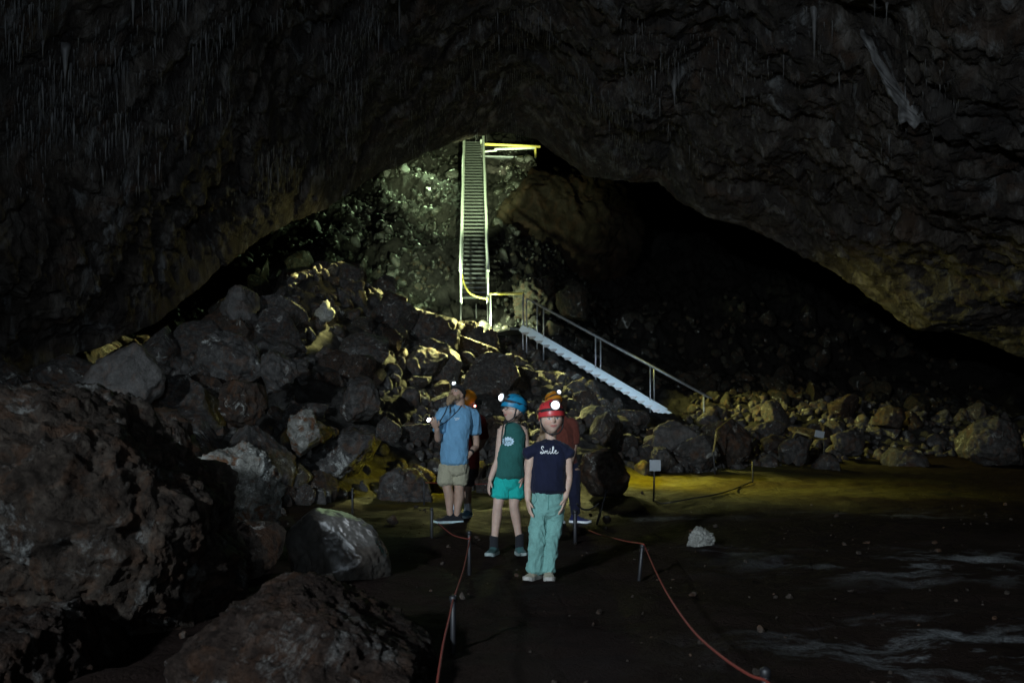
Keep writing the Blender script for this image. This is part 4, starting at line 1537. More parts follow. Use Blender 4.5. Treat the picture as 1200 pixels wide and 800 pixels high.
# shirt
M_NAVY = cloth('navy_cotton', (.006, .008, .024), var=.3)
pc = [limb([f(642.5, 573.5, 0), wai, f(643, 550, 0), cst, f(644, 526, .0), f(645, 519.5, .01), f(645.3, 516.5, .012)], [(.149, .115), (.137, .104), (.132, .098), (.142, .096), (.122, .075), (.075, .060), (.057, .053)], 24, 5, ax)]
for s0, e, k in ((sh[0], f(617.0, 532.5, .0), -1), (sh[1], f(667.5, 533.0, .0), 1)):
    pc.append(limb([s0 + np.array([-k * .06, 0, .004]), s0 + np.array([-k * .016, 0, -.006]), e], [.044, .048, .055], 16))
    pc.append(limb([f(645, 520.5, .012), (f(645, 519.0, .012) + s0) / 2, s0 + np.array([-k * .012, 0, -.002])], [.046, .047, .046], 14))
me = fuse('shirt', pc, .0045, M_NAVY, 4, (.0055, 8, (1, 1, .55)))
shirt = link('shirt', me, root)
bv = bvh_of(me)
o_, s_ = f(632.6, 533.5), f(655.3, 522.5)
def U(pts):
    return [(o_[0] + (s_[0] - o_[0]) * x / 10.0, o_[2] + (s_[2] - o_[2]) * y / 5.0) for x, y in pts]
WORD = [
    [(1.9, 4.2), (1.55, 4.9), (.95, 4.8), (.75, 4.1), (1.1, 3.4), (1.65, 2.7), (1.75, 1.9), (1.25, 1.2), (.55, 1.2), (.2, 1.7), (.6, 2.1), (1.4, 1.5), (2.3, 1.7)],
    [(2.3, 1.2), (2.45, 2.6), (2.4, 1.7), (2.9, 2.6), (3.15, 2.3), (3.1, 1.3), (3.2, 2.0), (3.65, 2.7), (3.95, 2.3), (3.9, 1.3), (4.2, 1.2), (4.9, 2.0)],
    [(5.0, 2.7), (5.1, 1.6), (5.45, 1.2), (6.1, 2.0), (6.75, 3.4), (6.95, 4.6), (6.65, 4.9), (6.4, 4.0), (6.4, 2.0), (6.75, 1.25), (7.3, 1.7)],
    [(7.3, 1.7), (8.1, 2.3), (8.3, 2.75), (7.95, 2.9), (7.6, 2.3), (7.75, 1.4), (8.4, 1.2), (9.4, 1.9)],
    [(5.15, 3.55), (5.22, 3.75)],
]
mb = MB()
for st in WORD:
    pp = U([(p[0], p[1]) for p in catmull([np.array([a, b, 0.]) for a, b in st], 5)])
    q = conform(bv, pp, .003)
    if len(q) > 1: mb.tube(q, .0032, 6)
mb.build('lettering', M_WHITEINK, shirt, True)
# trousers
M_SAGED = cloth('sage_seam', (.07, .20, .18), var=.12)
M_SAGE = cloth('sage_cotton', (.150, .315, .285), var=.12)
pc = [limb([f(642, 603, 0), f(642, 590, 0), f(642.5, 571, 0)], [(.098, .080), (.134, .100), (.124, .092)], 24, 4, ax),
      limb([f(633.5, 592, 0), f(631.8, 610, 0), f(629.8, 632, -.01), f(628.5, 655, 0), f(627, 668, 0)], [.076, .074, .064, .068, .076], 18, 5),
      limb([f(651.5, 592, 0), f(650.5, 610, 0), f(647.6, 632, -.01), f(643.5, 655, 0), f(642.2, 668.5, 0)], [.072, .066, .056, .056, .060], 18, 5)]
me = fuse('trousers', pc, .0045, M_SAGE, 3, (.010, 6.5, (1, 1, .8)))
tr = link('trousers', me, root)
bv = bvh_of(me)
mb = MB()
for st in ([(642.5, 574), (642.3, 584), (641.8, 596)], [(626, 576), (629, 583), (625, 590)], [(658.5, 576), (656, 583), (660, 590)]):
    pp = [(p[0], p[1]) for p in catmull([np.array([f(a, b)[0], f(a, b)[2], 0]) for a, b in st], 6)]
    q = conform(bv, pp, .002)
    if len(q) > 1: mb.tube([p + np.array([0, .0012, 0]) for p in q], .0032, 5)
mb.build('seams', M_SAGED, tr, True)['kind'] = 'stuff'
M_KHAKI = cloth('khaki_shoe', (.30, .27, .20))
M_SOLEG = plain('grey_sole', (.33, .32, .29), .7)
shoe(root, f(627, 672, .01) * np.array([1, 1, 0]), (-.45, -.8), .21, .085, .07, M_KHAKI, M_SOLEG)
shoe(root, f(642.5, 675.5, .0) * np.array([1, 1, 0]), (.05, -1), .21, .085, .07, M_KHAKI, M_SOLEG)
M_REDH = plain('red_helmet_shell', (.50, .035, .040), .38, 0, .12, 8)
hel = helmet(root, hc, R, H, M_REDH, lamp_at=(.06, -.55, .50), lens_r=.036)
# hair: side locks and a low pony tail over her right shoulder
M_BLOND = plain('dark_blond_hair', (.15, .10, .055), .6, 0, .35, 60)
pc = [(ell(hc + R @ np.array([0, .02, .0]), (.082, .098, .09), R)), limb([hc + R @ np.array([-.072, -.01, .0]), hc + R @ np.array([-.078, .01, -.06]), f(635.5, 508, .03), f(632, 514, .03), f(629, 518, .02)], [.014, .016, .017, .016, .010], 10),
      
      limb([hc + R @ np.array([0, .08, -.02]), hc + R @ np.array([-.03, .09, -.1]), f(633, 520, .06)], [.05, .05, .03], 12)]
pc[0] = (np.array([v for v in pc[0][0]]), pc[0][1])
V0, T0 = pc[0]
loc = (V0 - hc) @ R
loc[:, 1] = np.maximum(loc[:, 1], -.015)
pc[0] = (loc @ R.T + hc, T0)
link('hair', fuse('hair', pc, .004, M_BLOND, 2, (.005, 40, (1, 1, .15))), root)

# ------------------------------------------------------------------ the boy in the blue helmet
SK_B = skin_mat('boy_skin', (.50, .35, .28), brow=(.14, .08, .05))
f = Fig(594, 650)
root = empty('person', f.o, 'boy in a blue helmet, glasses, dark green tank top and turquoise shorts', 'person')
BO = f.o
ax, fc = body_axis(-18)
H = .216
hc = f(601.3, 481.5, -.03)
R = face_R(-62, 10, 0)
neck0, cst, wai, hip = f(601, 500, .01), f(600, 514, .01), f(597.5, 540, .0), f(596.5, 560, 0)
sl, sr = f(588.3, 503.5, -.01), f(613.5, 504.5, .02)
body = head_piece(hc, R, H, 1.06, .7)
body.append(limb([f(601, 508, .02), f(601, 497, .02), hc + np.array([.012, .015, -.03])], [.060, .047, .05], 16))
for s0 in (sl, sr): body.append(limb([f(601, 499, .015), (f(601, 498, .015) + s0) / 2, s0], [.036, .037, .040], 12))
body.append(limb([hip, wai, cst, neck0], [(.105, .078), (.104, .076), (.118, .078), (.085, .052)], 20, 5, ax))
E1, W1 = f(583.5, 538, .0), f(574.5, 562, -.05)
E2, W2 = f(618, 532, .03), f(613, 558, -.03)
for s0, e, w in ((sl, E1, W1), (sr, E2, W2)):
    body.append(limb([s0 + np.array([0, 0, .0]), (s0 + e) / 2, e, e * .6 + w * .4, w], [.043, .038, .031, .031, .022], 14))
body += hand_pieces(W1, f(572, 575, -.06) - W1, (1, .3, 0), .150, 1, .35)
body += hand_pieces(W2, f(609.5, 576, -.05) - W2, (-1, .2, 0), .150, -1, .35)
K1, A1 = f(583.5, 592, -.02), f(579, 636, .02)
K2, A2 = f(602.5, 592, -.02), f(609, 634, .02)
for h0, k, a in ((f(588.5, 565, 0), K1, A1), (f(605, 565, 0), K2, A2)):
    body.append(limb([h0, h0 * .4 + k * .6, k, k * .72 + a * .28 + np.array([0, .012, 0]), k * .35 + a * .65 + np.array([0, .008, 0]), a], [.072, .056, .046, .047, .036, .031], 14, 4))
me = fuse('body', body, .0032, SK_B, 3)
paint_face(me, hc, R, H)
link('body', me, root)
M_TANK = cloth('dark_green_jersey', (.018, .095, .085), var=.15)
pc = [limb([f(597.5, 557, 0), wai, f(599, 528, 0), cst, f(600.5, 503, .0), f(601, 498.5, .012)], [(.146, .116), (.136, .106), (.132, .10), (.132, .096), (.108, .072), (.070, .058)], 24, 5, ax)]
for s0 in (sl, sr): pc.append(limb([f(601, 500, .014), f(601, 499.5, .014) * .35 + s0 * .65], [.044, .042], 12))
me = fuse('tank_top', pc, .0045, M_TANK, 4, (.005, 8, (1, 1, .6)))
top = link('tank_top', me, root)
bv = bvh_of(me)
cx, cz = f(595.3, 516.8)[0], f(595.3, 516.8)[2]
M_PRINT = plain('pale_blue_print', (.40, .56, .66), .7)
mb = MB()
ring, cen = [], None
pts = []
for k in range(48):
    a = 2 * math.pi * k / 48
    rr = 1 + .12 * math.cos(a * 12)
    pts.append((cx + .053 * rr * math.cos(a), cz + .040 * rr * math.sin(a)))
grid = []
for sc in (1.0, .66, .33):
    q = []
    for (x, z) in pts:
        h = bv.ray_cast(Vector((cx + (x - cx) * sc, -3, cz + (z - cz) * sc)), Vector((0, 1, 0)))
        q.append(np.array(h[0] if h[0] is not None else (x, 0, z)) - np.array([0, .003, 0]))
    grid.append(q)
h = bv.ray_cast(Vector((cx, -3, cz)), Vector((0, 1, 0)))
V = [p for q in grid for p in q] + [np.array(h[0]) - np.array([0, .003, 0])]
Fc = []
for i in range(2):
    for k in range(48): Fc.append((i * 48 + k, i * 48 + (k + 1) % 48, (i + 1) * 48 + (k + 1) % 48, (i + 1) * 48 + k))
for k in range(48): Fc.append((96 + k, 96 + (k + 1) % 48, 144))
mb.add(V, Fc)
pr = mb.build('print', M_PRINT, top)
mb = MB()
for st in ([(-.030, .008), (-.022, -.010), (-.013, .010), (-.006, -.008)], [(.000, -.008), (.001, .008), (.010, .010), (.012, .0), (.002, -.001)], [(.016, .010), (.018, -.008), (.028, -.006), (.030, .010)], [(-.03, -.018), (0, -.021), (.03, -.017)]):
    q = conform(bv, [(cx + a, cz + b) for a, b in st], .002)
    mb.tube([p - np.array([0, .003, 0]) for p in q], .0024, 5)
mb.build('print_drawing', M_TANK, top, True)
M_TURQ = cloth('turquoise_cotton', (.010, .36, .32), var=.12)
pc = [limb([f(596.5, 570, 0), f(597, 562, 0), f(597.5, 554, 0)], [(.115, .09), (.132, .100), (.120, .092)], 24, 4, ax),
      limb([f(589, 562, 0), f(587.2, 572, -.005), f(586.2, 581, -.01)], [.078, .084, .088], 18, 4),
      limb([f(604.5, 562, 0), f(605, 572, -.005), f(605.6, 582, -.01)], [.076, .080, .082], 18, 4)]
link('shorts', fuse('shorts', pc, .0045, M_TURQ, 3, (.007, 9, (1, 1, .7))), root)
M_BLUEH = plain('blue_helmet_shell', (.012, .20, .36), .38, 0, .12, 8)
hel = helmet(root, hc, R, H, M_BLUEH, lamp_at=(0, -.64, .47), lens_r=.039)
M_SOCKD = cloth('dark_sock', (.015, .016, .02))
M_SHOEB = cloth('teal_grey_shoe', (.035, .10, .10), var=.5)
M_SOLEB = plain('pale_teal_sole', (.30, .36, .35), .7)
for a, d in ((A1, (-.35, -1)), (A2, (.25, -1))):
    link('sock', fuse('sock', [limb([a + np.array([0, 0, .06]), a, a + np.array([0, 0, -.05])], [.042, .040, .043], 14, 3)], .004, M_SOCKD, 2), root)
    shoe(root, np.array([a[0], a[1], 0]), d, .225, .088, .078, M_SHOEB, M_SOLEB)
# glasses
mb = MB()
for s in (-1, 1):
    c0 = np.array([s * .155, -.475, .04])
    ring = [((c0 + np.array([.10 * math.cos(t), .03 * abs(math.cos(t)), .075 * math.sin(t)])) * H) @ R.T + hc for t in np.linspace(0, 2 * math.pi, 15)]
    mb.tube(ring, .0022, 5)
    mb.tube([(np.array(p) * H) @ R.T + hc for p in ((s * .255, -.44, .05), (s * .37, -.20, .05), (s * .39, .06, .02))], .0022, 5)
mb.tube([(np.array(p) * H) @ R.T + hc for p in ((-.06, -.50, .05), (0, -.53, .06), (.06, -.50, .05))], .0022, 5)
mb.build('glasses', M_LAMPBODY, root, True)
M_BRHAIR = plain('brown_hair', (.07, .045, .028), .65, 0, .3, 60)
V0, T0 = ell(hc, (.080, .100, .095), R)
loc = (V0 - hc) @ R
loc[:, 1] = np.maximum(loc[:, 1], .0)
pc = [(loc @ R.T + hc, T0)]
link('hair', fuse('hair', pc, .004, M_BRHAIR, 2, (.004, 40, (1, 1, .15))), root)
mb = MB()
mb.tube(catmull([f(594, 492, -.09), f(590.5, 497, -.10), f(588.5, 507, -.12), f(587.8, 520, -.13)], 4), .006, 6)
mb.build('strap_end', M_STRAP, root, True)

# ------------------------------------------------------------------ the bearded man
SK_M = skin_mat('man_skin', (.42, .28, .21), lip=(.25, .10, .08), brow=(.10, .06, .035))
f = Fig(530, 613)
root = empty('person', f.o, 'bearded man in a sky blue T-shirt and khaki shorts holding a torch and looking up', 'person')
MO = f.o
ax, fc = body_axis(-32)
H = .225
hc = f(535.5, 462.5, -.02)
R = face_R(-36, 30, 0)
neck0, cst, wai, hip = f(538, 478, .02), f(536.5, 494, .0), f(533, 522, -.02), f(532.5, 545, 0)
sl, sr = f(518.5, 485, -.06), f(555, 486, .06)
body = head_piece(hc, R, H, 1.0)
body.append(limb([f(538, 487, .03), f(538.5, 475, .03), hc + np.array([.02, .02, -.03])], [.085, .070, .066], 16))
for s0 in (sl, sr): body.append(limb([f(538, 480, .02), (f(538, 478, .02) + s0) / 2, s0], [.05, .052, .055], 12))
body.append(limb([hip, wai, cst, neck0], [(.155, .125), (.16, .13), (.18, .125), (.10, .07)], 20, 5, ax))
E1, W1 = f(513.5, 514, -.10), f(512, 502, -.26)
E2, W2 = f(558, 522, .13), f(551, 531, -.04)
body.append(limb([sl, (sl + E1) / 2, E1, E1 * .5 + W1 * .5, W1], [.058, .052, .042, .040, .030], 14))
body.append(limb([sr, (sr + E2) / 2, E2, E2 * .5 + W2 * .5, W2], [.058, .052, .042, .040, .030], 14))
TH = f(506.5, 494.5, -.30)
body += hand_pieces(W1, TH - W1 + np.array([0, -.06, .05]), (-.4, .3, .9), .185, -1, .75)
body += hand_pieces(W2, f(542.5, 537, -.10) - W2, (-.5, .9, -.2), .185, -1, .30)
K1, A1 = f(524.5, 572, -.02), f(527.5, 603, .03)
K2, A2 = f(538, 572, .0), f(535.5, 604, .04)
for h0, k, a in ((f(523, 545, 0), K1, A1), (f(541, 545, 0), K2, A2)):
    body.append(limb([h0, h0 * .4 + k * .6, k, k * .70 + a * .30 + np.array([.01, .012, 0]), k * .3 + a * .7, a], [.09, .074, .060, .062, .043, .038], 14, 4))
me = fuse('body', body, .0034, SK_M, 3)
paint_face(me, hc, R, H)
link('body', me, root)
M_SKY = cloth('sky_blue_cotton', (.135, .30, .46), var=.10)
pc = [limb([f(532.5, 541, -.01), wai, f(534, 508, -.01), cst, f(537.5, 481, .015), f(538, 477, .02)], [(.185, .158), (.178, .155), (.182, .150), (.190, .14), (.16, .10), (.085, .075)], 26, 5, ax),
      limb([f(538, 480, .018), (f(538, 477.5, .018) + sl) / 2, sl + np.array([.02, 0, 0])], [.070, .074, .076], 14),
      limb([f(538, 480, .018), (f(538, 477.5, .018) + sr) / 2, sr + np.array([-.02, 0, 0])], [.070, .074, .076], 14),
      limb([f(525, 484.5, -.04), sl + np.array([0, 0, -.01]), f(515.0, 505, -.09)], [.075, .080, .088], 16),
      limb([f(549, 485.5, .04), sr + np.array([0, 0, -.01]), f(556.5, 506.5, .10)], [.075, .080, .086], 16)]
me = fuse('shirt', pc, .005, M_SKY, 4, (.009, 6, (1, 1, .55)))
shirt = link('shirt', me, root)
bv = bvh_of(me)
cx, cz = f(536, 490)[0], f(536, 490)[2]
mb = MB()
for st in ([(-.028, .010), (-.020, -.010), (-.012, .008), (-.006, -.010), (.0, .010)], [(.006, -.010), (.008, .010), (.018, .008), (.012, .0), (.022, -.010)], [(.028, .010), (.028, -.010)], [(-.02, -.02), (.02, -.02)]):
    q = conform(bv, [(cx + a, cz + b) for a, b in st], .003)
    if len(q) > 1: mb.tube(q, .0035, 5)
mb.build('chest_logo', M_WHITEINK, shirt, True)
mb = MB()
for st in ([(525, 476), (522, 484), (517, 493), (515, 497)], [(542, 473), (538, 480), (530, 488), (522, 495), (517, 498)]):
    pp = [(p[0], p[1]) for p in catmull([np.array([f(a, b)[0], f(a, b)[2], 0]) for a, b in st], 5)]
    q = conform(bv, pp, .005)
    if len(q) > 1: mb.tube([p - np.array([0, .004, 0]) for p in q], .0065, 6)
mb.tube(catmull([f(527.5, 477, -.22), f(528, 481, -.23), f(527.5, 483.5, -.23)], 4), .010, 6)
mb.build('lanyard', M_STRAP, root, True)
M_BEIGE = cloth('khaki_cotton', (.33, .31, .22), var=.12)
pc = [limb([f(532, 552, 0), f(532.5, 545, 0), f(532.5, 537, 0)], [(.175, .135), (.18, .14), (.175, .14)], 24, 4, ax),
      limb([f(523.5, 546, -.01), f(522.5, 556, -.015), f(522.3, 566, -.02)], [.105, .104, .104], 18, 4),
      limb([f(540.5, 546, .01), f(539.5, 556, .0), f(538.6, 566, .0)], [.104, .102, .100], 18, 4)]
link('shorts', fuse('shorts', pc, .005, M_BEIGE, 3, (.008, 9, (1, 1, .7))), root)
# beard
M_BEARD = plain('sandy_beard', (.24, .165, .095), .8, 0, .3, 70)
pc = []
for c0, r0 in (((0, -.30, -.40), (.27, .19, .22)), ((0, -.37, -.58), (.21, .15, .24)), ((0, -.40, -.76), (.11, .09, .16)), ((-.27, -.13, -.20), (.075, .16, .20)), ((.27, -.13, -.20), (.075, .16, .20)), ((0, -.46, -.165), (.16, .07, .045))):
    V0, T0 = ell(c0, r0, None, 3)
    pc.append(((V0 * H) @ R.T + hc, T0))
link('beard', fuse('beard', pc, .004, M_BEARD, 2, (.007, 34, (1, 1, .35))), root)
M_CAP = cloth('black_beanie', (.010, .010, .011))
V0, T0 = ell((0, .01, .10), (.40, .50, .42), None, 5)
low = V0[:, 2] < .18 - .22 * smooth(-.4, .3, V0[:, 1])
brim = .18 - .22 * smooth(-.4, .3, V0[:, 1])
V0[low, 2] = brim[low]
o = link('cap', tri_mesh('cap', (V0 * H) @ R.T + hc, T0, M_CAP), root)
headlamp(o, hc, R, H, (0, -.52, .40), R @ np.array([0, -1, .25]), .028, .86)
# watch
wv = W2 - E2; wv /= np.linalg.norm(wv)
mb = MB(); mb.tube([W2 - wv * .045, W2 - wv * .015], [.037, .036], 14); mb.build('watch', M_STRAP, root, True)
M_SHOEM = cloth('black_shoe', (.014, .015, .018))
M_SOLEM = plain('pale_blue_sole', (.46, .58, .60), .6)
for a, d in ((A1, (-1, -.35)), (A2, (-1, -.25))):
    shoe(root, np.array([a[0], a[1], 0]), d, .285, .105, .095, M_SHOEM, M_SOLEM)
# torch in his hand
tp = MO + TH
mb = MB()
td = np.array([-.75, -.25, .55]); td /= np.linalg.norm(td)
mb.tube([-td * .10, td * .02, td * .03, td * .05], [.014, .014, .022, .023], 12)
troot = empty('torch', tp, 'small lit torch held up in the bearded man\'s hand', 'torch')
mb.build('torch_body', M_LAMPBODY, troot, True)
mb = MB()
V, T = ell(td * .05, (.026, .026, .02), np.array(Vector(td).to_track_quat('Z', 'Y').to_matrix()), 3)
mb.add(V, T); o = mb.build('torch_lens', LAMP_ON, troot, True); add_attr(o.data, 'beam', np.full(len(o.data.vertices), .5))

# ------------------------------------------------------------------ person in an orange helmet behind the man
SK_O = skin_mat('walker_skin', (.30, .20, .15))
f = Fig(545, 604.5)
root = empty('person', f.o, 'person in an orange helmet and red top standing behind the bearded man, mostly hidden', 'person')
ax, fc = body_axis(150)
H = .22
hc = f(549.5, 471, .0)
R = face_R(140, 22, 0)
neck0, cst, wai, hip = f(549, 486, .0), f(549, 500, .02), f(548, 526, .02), f(548, 546, .02)
sl, sr = f(536, 493, .05), f(563, 493, -.02)
body = head_piece(hc, R, H)
body.append(limb([f(549, 494, .02), f(549, 484, .02), hc], [.07, .058, .06], 14))
body.append(limb([hip, wai, cst, neck0], [(.145, .105), (.14, .10), (.165, .11), (.09, .06)], 18, 5, ax))
E1, W1 = f(536, 518, .10), f(540, 536, .16)
E2, W2 = f(567.5, 514, .03), f(561, 526, .16)
for s0, e, w in ((sl, E1, W1), (sr, E2, W2)): body.append(limb([s0, (s0 + e) / 2, e, w], [.050, .046, .038, .028], 12))
body += hand_pieces(W1, (0.05, .3, -.8), (1, 0, 0), .18, 1)
body += hand_pieces(W2, (-.2, .8, .2), (-1, 0, 0), .18, -1)
K1, A1 = f(535.5, 574, .10), f(535, 597, .14)
K2, A2 = f(547.5, 574, .02), f(548, 596, .02)
for h0, k, a in ((f(541, 548, .02), K1, A1), (f(551, 548, .02), K2, A2)):
    body.append(limb([h0, k, k * .65 + a * .35, a], [.085, .058, .056, .036], 14, 4))
me = fuse('body', body, .0045, SK_O, 3)
paint_face(me, hc, R, H)
link('body', me, root)
M_RED = cloth('red_jersey', (.13, .018, .014))
pc = [limb([f(548, 548, .02), wai, cst, f(549, 489, .0), f(549, 485, 0)], [(.165, .125), (.165, .12), (.18, .125), (.14, .085), (.07, .06)], 22, 5, ax),
      limb([f(542, 492, .03), sl, f(535.5, 513, .08)], [.07, .07, .068], 14), limb([f(557, 492, 0), sr, f(567, 512, .02)], [.07, .07, .068], 14)]
link('shirt', fuse('shirt', pc, .006, M_RED, 3, (.007, 7, (1, 1, .6))), root)
M_DKSH = cloth('dark_shorts', (.022, .020, .022))
pc = [limb([f(547, 556, .02), f(548, 545, .02)], [(.16, .12), (.16, .12)], 20, 4, ax), limb([f(541, 548, .03), f(538, 567, .06)], [.095, .095], 14), limb([f(550.5, 548, .02), f(548, 567, .02)], [.092, .088], 14)]
link('shorts', fuse('shorts', pc, .006, M_DKSH, 3), root)
M_SOCKW = cloth('white_sock', (.60, .64, .70))
M_SHOEO = cloth('blue_shoe', (.06, .16, .24), var=.4)
for a, d in ((A1, (-.3, -.9)), (A2, (-.35, -.9))):
    link('sock', fuse('sock', [limb([a + np.array([0, 0, .07]), a, a + np.array([0, 0, -.04])], [.048, .046, .05], 14, 3)], .005, M_SOCKW, 2), root)
    shoe(root, np.array([a[0], a[1], 0]), d, .28, .11, .10, M_SHOEO, M_SOLEM)
M_ORAH = plain('orange_helmet_shell', (.62, .215, .012), .4, 0, .15, 8)
helmet(root, hc, R, H, M_ORAH, lamp=False)
mb = MB()
V, T = ell(f(556.5, 475.5, -.10), (.016, .016, .016), None, 2)
mb.add(V, T)
hl = mb.build('rear_lamp', RED_ON, root, True)

# ------------------------------------------------------------------ person in an orange helmet behind the girl
f = Fig(668, 613)
root = empty('person', f.o, 'person in an orange helmet and dark blue trousers behind the girl, almost hidden', 'person')
ax, fc = body_axis(20)
H = .22
hc = f(649.5, 473, .0)
R = face_R(32, 22, 0)
neck0, cst, wai, hip = f(655, 490, .02), f(657, 504, .02), f(661, 530, .02), f(665, 550, .02)
sl, sr = f(642, 498, -.02), f(672, 497, .04)
body = head_piece(hc, R, H)
body.append(limb([f(656, 498, .03), f(654, 487, .03), hc], [.07, .058, .06], 14))
body.append(limb([hip, wai, cst, neck0], [(.145, .105), (.14, .10), (.165, .11), (.09, .06)], 18, 5, ax))
E1, W1 = f(643, 522, -.02), f(650, 540, -.12)
E2, W2 = f(673.5, 522, .05), f(669.5, 541, -.08)
for s0, e, w in ((sl, E1, W1), (sr, E2, W2)): body.append(limb([s0, (s0 + e) / 2, e, w], [.050, .046, .038, .028], 12))
body += hand_pieces(W1, (.1, -.3, -.8), (1, 0, 0), .18, 1)
body += hand_pieces(W2, (-.1, -.3, -.8), (-1, 0, 0), .18, -1)
K1, A1 = f(655, 578, -.02), f(654, 606, .02)
K2, A2 = f(673, 578, .0), f(674.5, 604, .02)
for h0, k, a in ((f(657, 550, .02), K1, A1), (f(672, 550, .02), K2, A2)): body.append(limb([h0, k, a], [.085, .058, .036], 14, 4))
me = fuse('body', body, .0045, SK_O, 3)
paint_face(me, hc, R, H)
link('body', me, root)
M_RUST = cloth('rust_red_cotton', (.115, .030, .020))
pc = [limb([f(663, 547, .02), wai, cst, f(656, 493, .02), f(655, 489, .02)], [(.155, .12), (.16, .12), (.18, .125), (.14, .085), (.07, .06)], 22, 5, ax),
      limb([f(649, 496, 0), sl, f(642.5, 518, -.02)], [.07, .07, .066], 14), limb([f(664, 496, .03), sr, f(673.3, 519, .05)], [.07, .07, .066], 14)]
link('shirt', fuse('shirt', pc, .006, M_RUST, 3, (.007, 7, (1, 1, .6))), root)
M_DKBL = cloth('dark_blue_trousers', (.010, .012, .030))
pc = [limb([f(665, 558, .02), f(664, 545, .02)], [(.165, .12), (.16, .12)], 20, 4, ax), limb([f(657.5, 552, .02), K1, A1 + np.array([0, 0, .03])], [.095, .078, .066], 14), limb([f(671.5, 552, .02), K2, A2 + np.array([0, 0, .03])], [.095, .078, .062], 14)]
link('trousers', fuse('trousers', pc, .006, M_DKBL, 3, (.008, 7, (1, 1, .6))), root)
M_SHOEN = cloth('navy_shoe', (.014, .018, .07))
M_SOLEW = plain('white_sole', (.75, .78, .80), .6)
for a, d in ((A1, (.2, -1)), (A2, (.95, -.45))): shoe(root, np.array([a[0], a[1], 0]), d, .285, .11, .085, M_SHOEN, M_SOLEW)
hel = helmet(root, hc, R, H, M_ORAH, lamp_at=(.10, -.56, .50), lens_r=.029)
WALKERS = dict(girl=GO, boy=BO, man=MO)
# ================================================================ LIGHT
world = bpy.data.worlds.new('World')
scene.world = world
world.use_nodes = True
wt = world.node_tree
sky = wt.nodes.new('ShaderNodeTexSky')
sky.sky_type = 'NISHITA'
sky.sun_disc = False
sky.sun_elevation = math.radians(8)
sky.sun_rotation = math.radians(200)
bg = wt.nodes['Background']
bg.inputs['Strength'].default_value = 0.006
wt.links.new(sky.outputs[0], bg.inputs[0])


def spot(name, loc, target, power, col, angle, blend=.6, radius=.1):
    ld = bpy.data.lights.new(name, 'SPOT')
    ld.energy, ld.color, ld.spot_size, ld.spot_blend, ld.shadow_soft_size = power, col, math.radians(angle), blend, radius
    o = bpy.data.objects.new(name, ld)
    COL.objects.link(o)
    o.location = [float(v) for v in loc]
    d = Vector([float(v) for v in target]) - o.location
    o.rotation_euler = d.to_track_quat('-Z', 'Y').to_euler()
    return o


def point(name, loc, power, col, radius=.08):
    ld = bpy.data.lights.new(name, 'POINT')
    ld.energy, ld.color, ld.shadow_soft_size = power, col, radius
    o = bpy.data.objects.new(name, ld)
    COL.objects.link(o)
    o.location = [float(v) for v in loc]
    return o


# unseen cool key lamp inferred from the shadows, well behind and left of the camera
spot('front_lamp', (-6.2, -7.5, 4.9), (1.4, 12, 1.6), 9800, (0.76, 0.89, 1.0), 60, 1.0, .35)
spot('roof_fill', (1.5, -6.5, 2.6), (-1.0, 11, 9.0), 3100, (0.68, 0.84, 1.0), 72, 1.0, .5)  # added unseen fill that lifts the ceiling, behind and right of the camera
spot('ramp_fill', (1.6, 11.5, 2.4), (2.5, 27.0, 2.7), 2400, (0.62, 0.84, 1.0), 17, 1.0, .06)  # unseen spot added to brighten the pale ramp
# lamps along the trail, with added spots for the stair and slope
def over(x, y, up): return np.array([x, y, gz(x, y) + up])
SB, ST = np.array([-1.17, 31.0, 5.13]), np.array([-1.78, 46.0, 14.28])
def by_stair(t, dx, up):
    q = SB + (ST - SB) * t + np.array([dx, 0, 0])
    q[2] = gz(q[0], q[1]) + up
    return q
spot('stair_fill', (-0.3, 20.0, 5.6), SB + (ST - SB) * .78 + np.array([-.8, 0, 0]), 60000, (0.78, 1.0, 0.56), 17, .5, .10)  # added unseen spot in mid-air, brightens the upper stair and rails
spot('stair_fill_low', over(-2.9, 28.0, 1.5), SB + (ST - SB) * .38 + np.array([-.5, 0, .3]), 3600, (0.80, 1.0, 0.66), 60, .8, .10)  # added unseen spot that lights the lower part of the stair
spot('stair_lamp_slope', by_stair(.86, -1.3, 1.4), (-6.5, 36, 6.0), 1500, (0.68, 1.0, 0.52), 85, .9, .08)
spot('slope_fill', over(-1.9, 29.5, 1.1), (-6.5, 36, 8.2), 800, (0.70, 1.0, 0.50), 75, .9, .08)  # added unseen spot that spreads light over the slope left of the stair
spot('stair_glow', FLOOD + np.array([0.0, .05, .45]), FLOOD + np.array([0.1, 3.0, 1.2]), 750, (0.80, 1.0, 0.60), 150, .4, .08)
point('stair_glow_spill', FLOOD + np.array([0.0, .30, .40]), 60, (0.85, 1.0, 0.50), .08)
spot('stair_lamp_top', by_stair(.80, 1.2, .8), ST + np.array([1.6, 1.0, .2]), 450, (0.88, 1.0, 0.60), 110, .9, .08)
spot('trail_lamp_right', over(2.7, 27.6, 2.2), (8, 26.0, 1.9), 2200, (1.0, 0.97, 0.26), 80, .9, .08)
spot('trail_lamp_roof', over(-2.5, 26, 1.9), (-8.5, 18, 3.6), 210, (1.0, 0.88, 0.28), 66, 1.0, .08)
spot('trail_lamp_roof_right', over(3.5, 25.5, .7), (8, 24, 8.0), 30, (1.0, 0.70, 0.35), 80, 1.0, .08)
spot('trail_lamp_floor', (1.3, 19.3, 1.9), (3.6, 18.2, 0.0), 950, (1.0, 0.88, 0.06), 78, 1.0, .05)
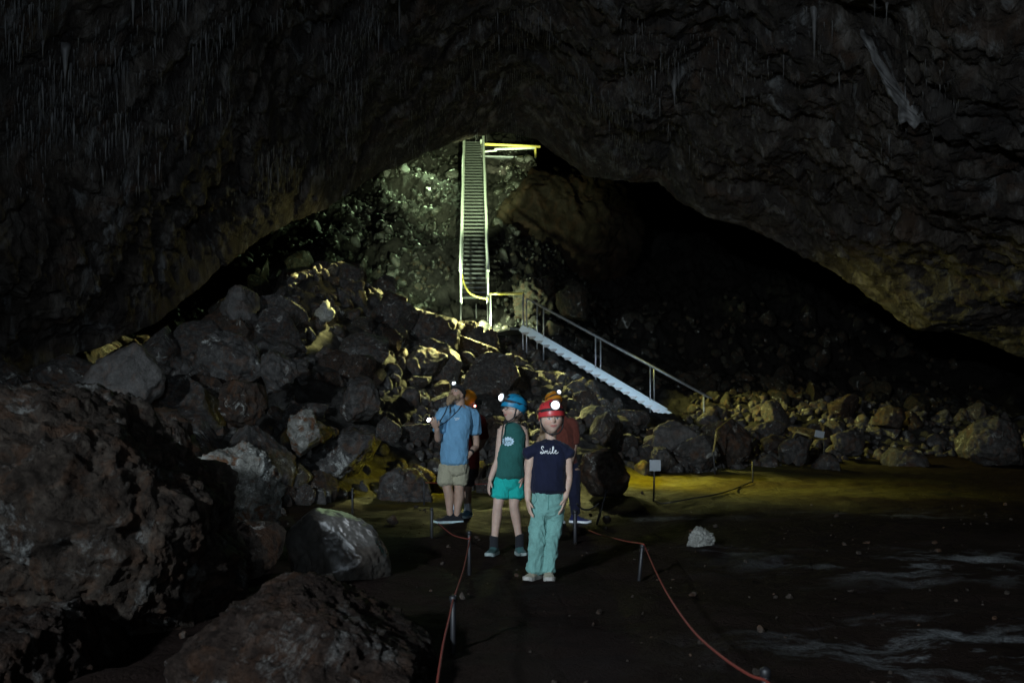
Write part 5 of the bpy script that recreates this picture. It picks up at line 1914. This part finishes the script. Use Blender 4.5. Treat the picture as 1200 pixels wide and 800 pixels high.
spot('trail_lamp_left', over(-.1, 17.5, .9), (-2.5, 16.0, 0.0), 260, (1.0, 0.88, 0.07), 66, 1.0, .05)
# the walkers' own lamps
spot('boy_headlamp_beam', BO + np.array([-.10, -.35, 1.46]), (-3.2, 7.6, .2), 70, (.85, .93, 1.0), 60, 1.0, .03)
spot('girl_headlamp_beam', GO + np.array([.10, -.25, 1.38]), (0.7, 3.0, 0.0), 14, (.85, .93, 1.0), 60, 1.0, .03)
spot('man_torch_beam', MO + TH + td * .09, (-6.5, 15.0, 3.6), 40, (.85, .93, 1.0), 50, 1.0, .03)
spot('trail_lamp_under_ramp', over(1.2, 26.0, .9), (2.6, 22.5, 1.0), 260, (1.0, 0.95, 0.24), 80, .9, .05)


def slope_lamp(x, y, up, az, power, cut=-15.5, half=18):
    """lamp among the rocks that rakes down the rubble; its beam stops short of the path"""
    L = over(x, y, up)
    el = math.radians(cut - half)
    a = math.radians(az)
    d = np.array([math.sin(a) * math.cos(el), -math.cos(a) * math.cos(el), math.sin(el)])
    spot('trail_lamp_slope', L, L + d * 5, power * 2.3, (1.0, 0.97, 0.36), 2 * half, .4, .12)


for args in ((-0.2, 28.0, 1.7, -2, 1500), (-0.5, 27.8, 1.6, -26, 1500), (-1.9, 27.4, 1.6, -20, 1200), (-2.1, 27.2, 1.6, -46, 1200), (-3.8, 26.4, 1.6, -52, 900), (0.9, 26.5, 1.4, 18, 700),
             (-1.0, 23.4, 1.3, -18, 520), (-1.3, 23.2, 1.3, -48, 520), (-3.2, 22.2, 1.3, -40, 420), (0.2, 22.8, 1.2, 8, 420), (-5.2, 24.2, 1.4, -50, 420)):
    slope_lamp(*args)
scene.view_settings.view_transform = 'Standard'
scene.view_settings.look = 'None'
scene.view_settings.exposure = 0
scene.view_settings.gamma = 1
scene.render.engine = 'CYCLES'
scene.cycles.use_denoising = True
scene.cycles.max_bounces = 6
scene.cycles.diffuse_bounces = 3
scene.cycles.glossy_bounces = 3
scene.cycles.sample_clamp_indirect = 4
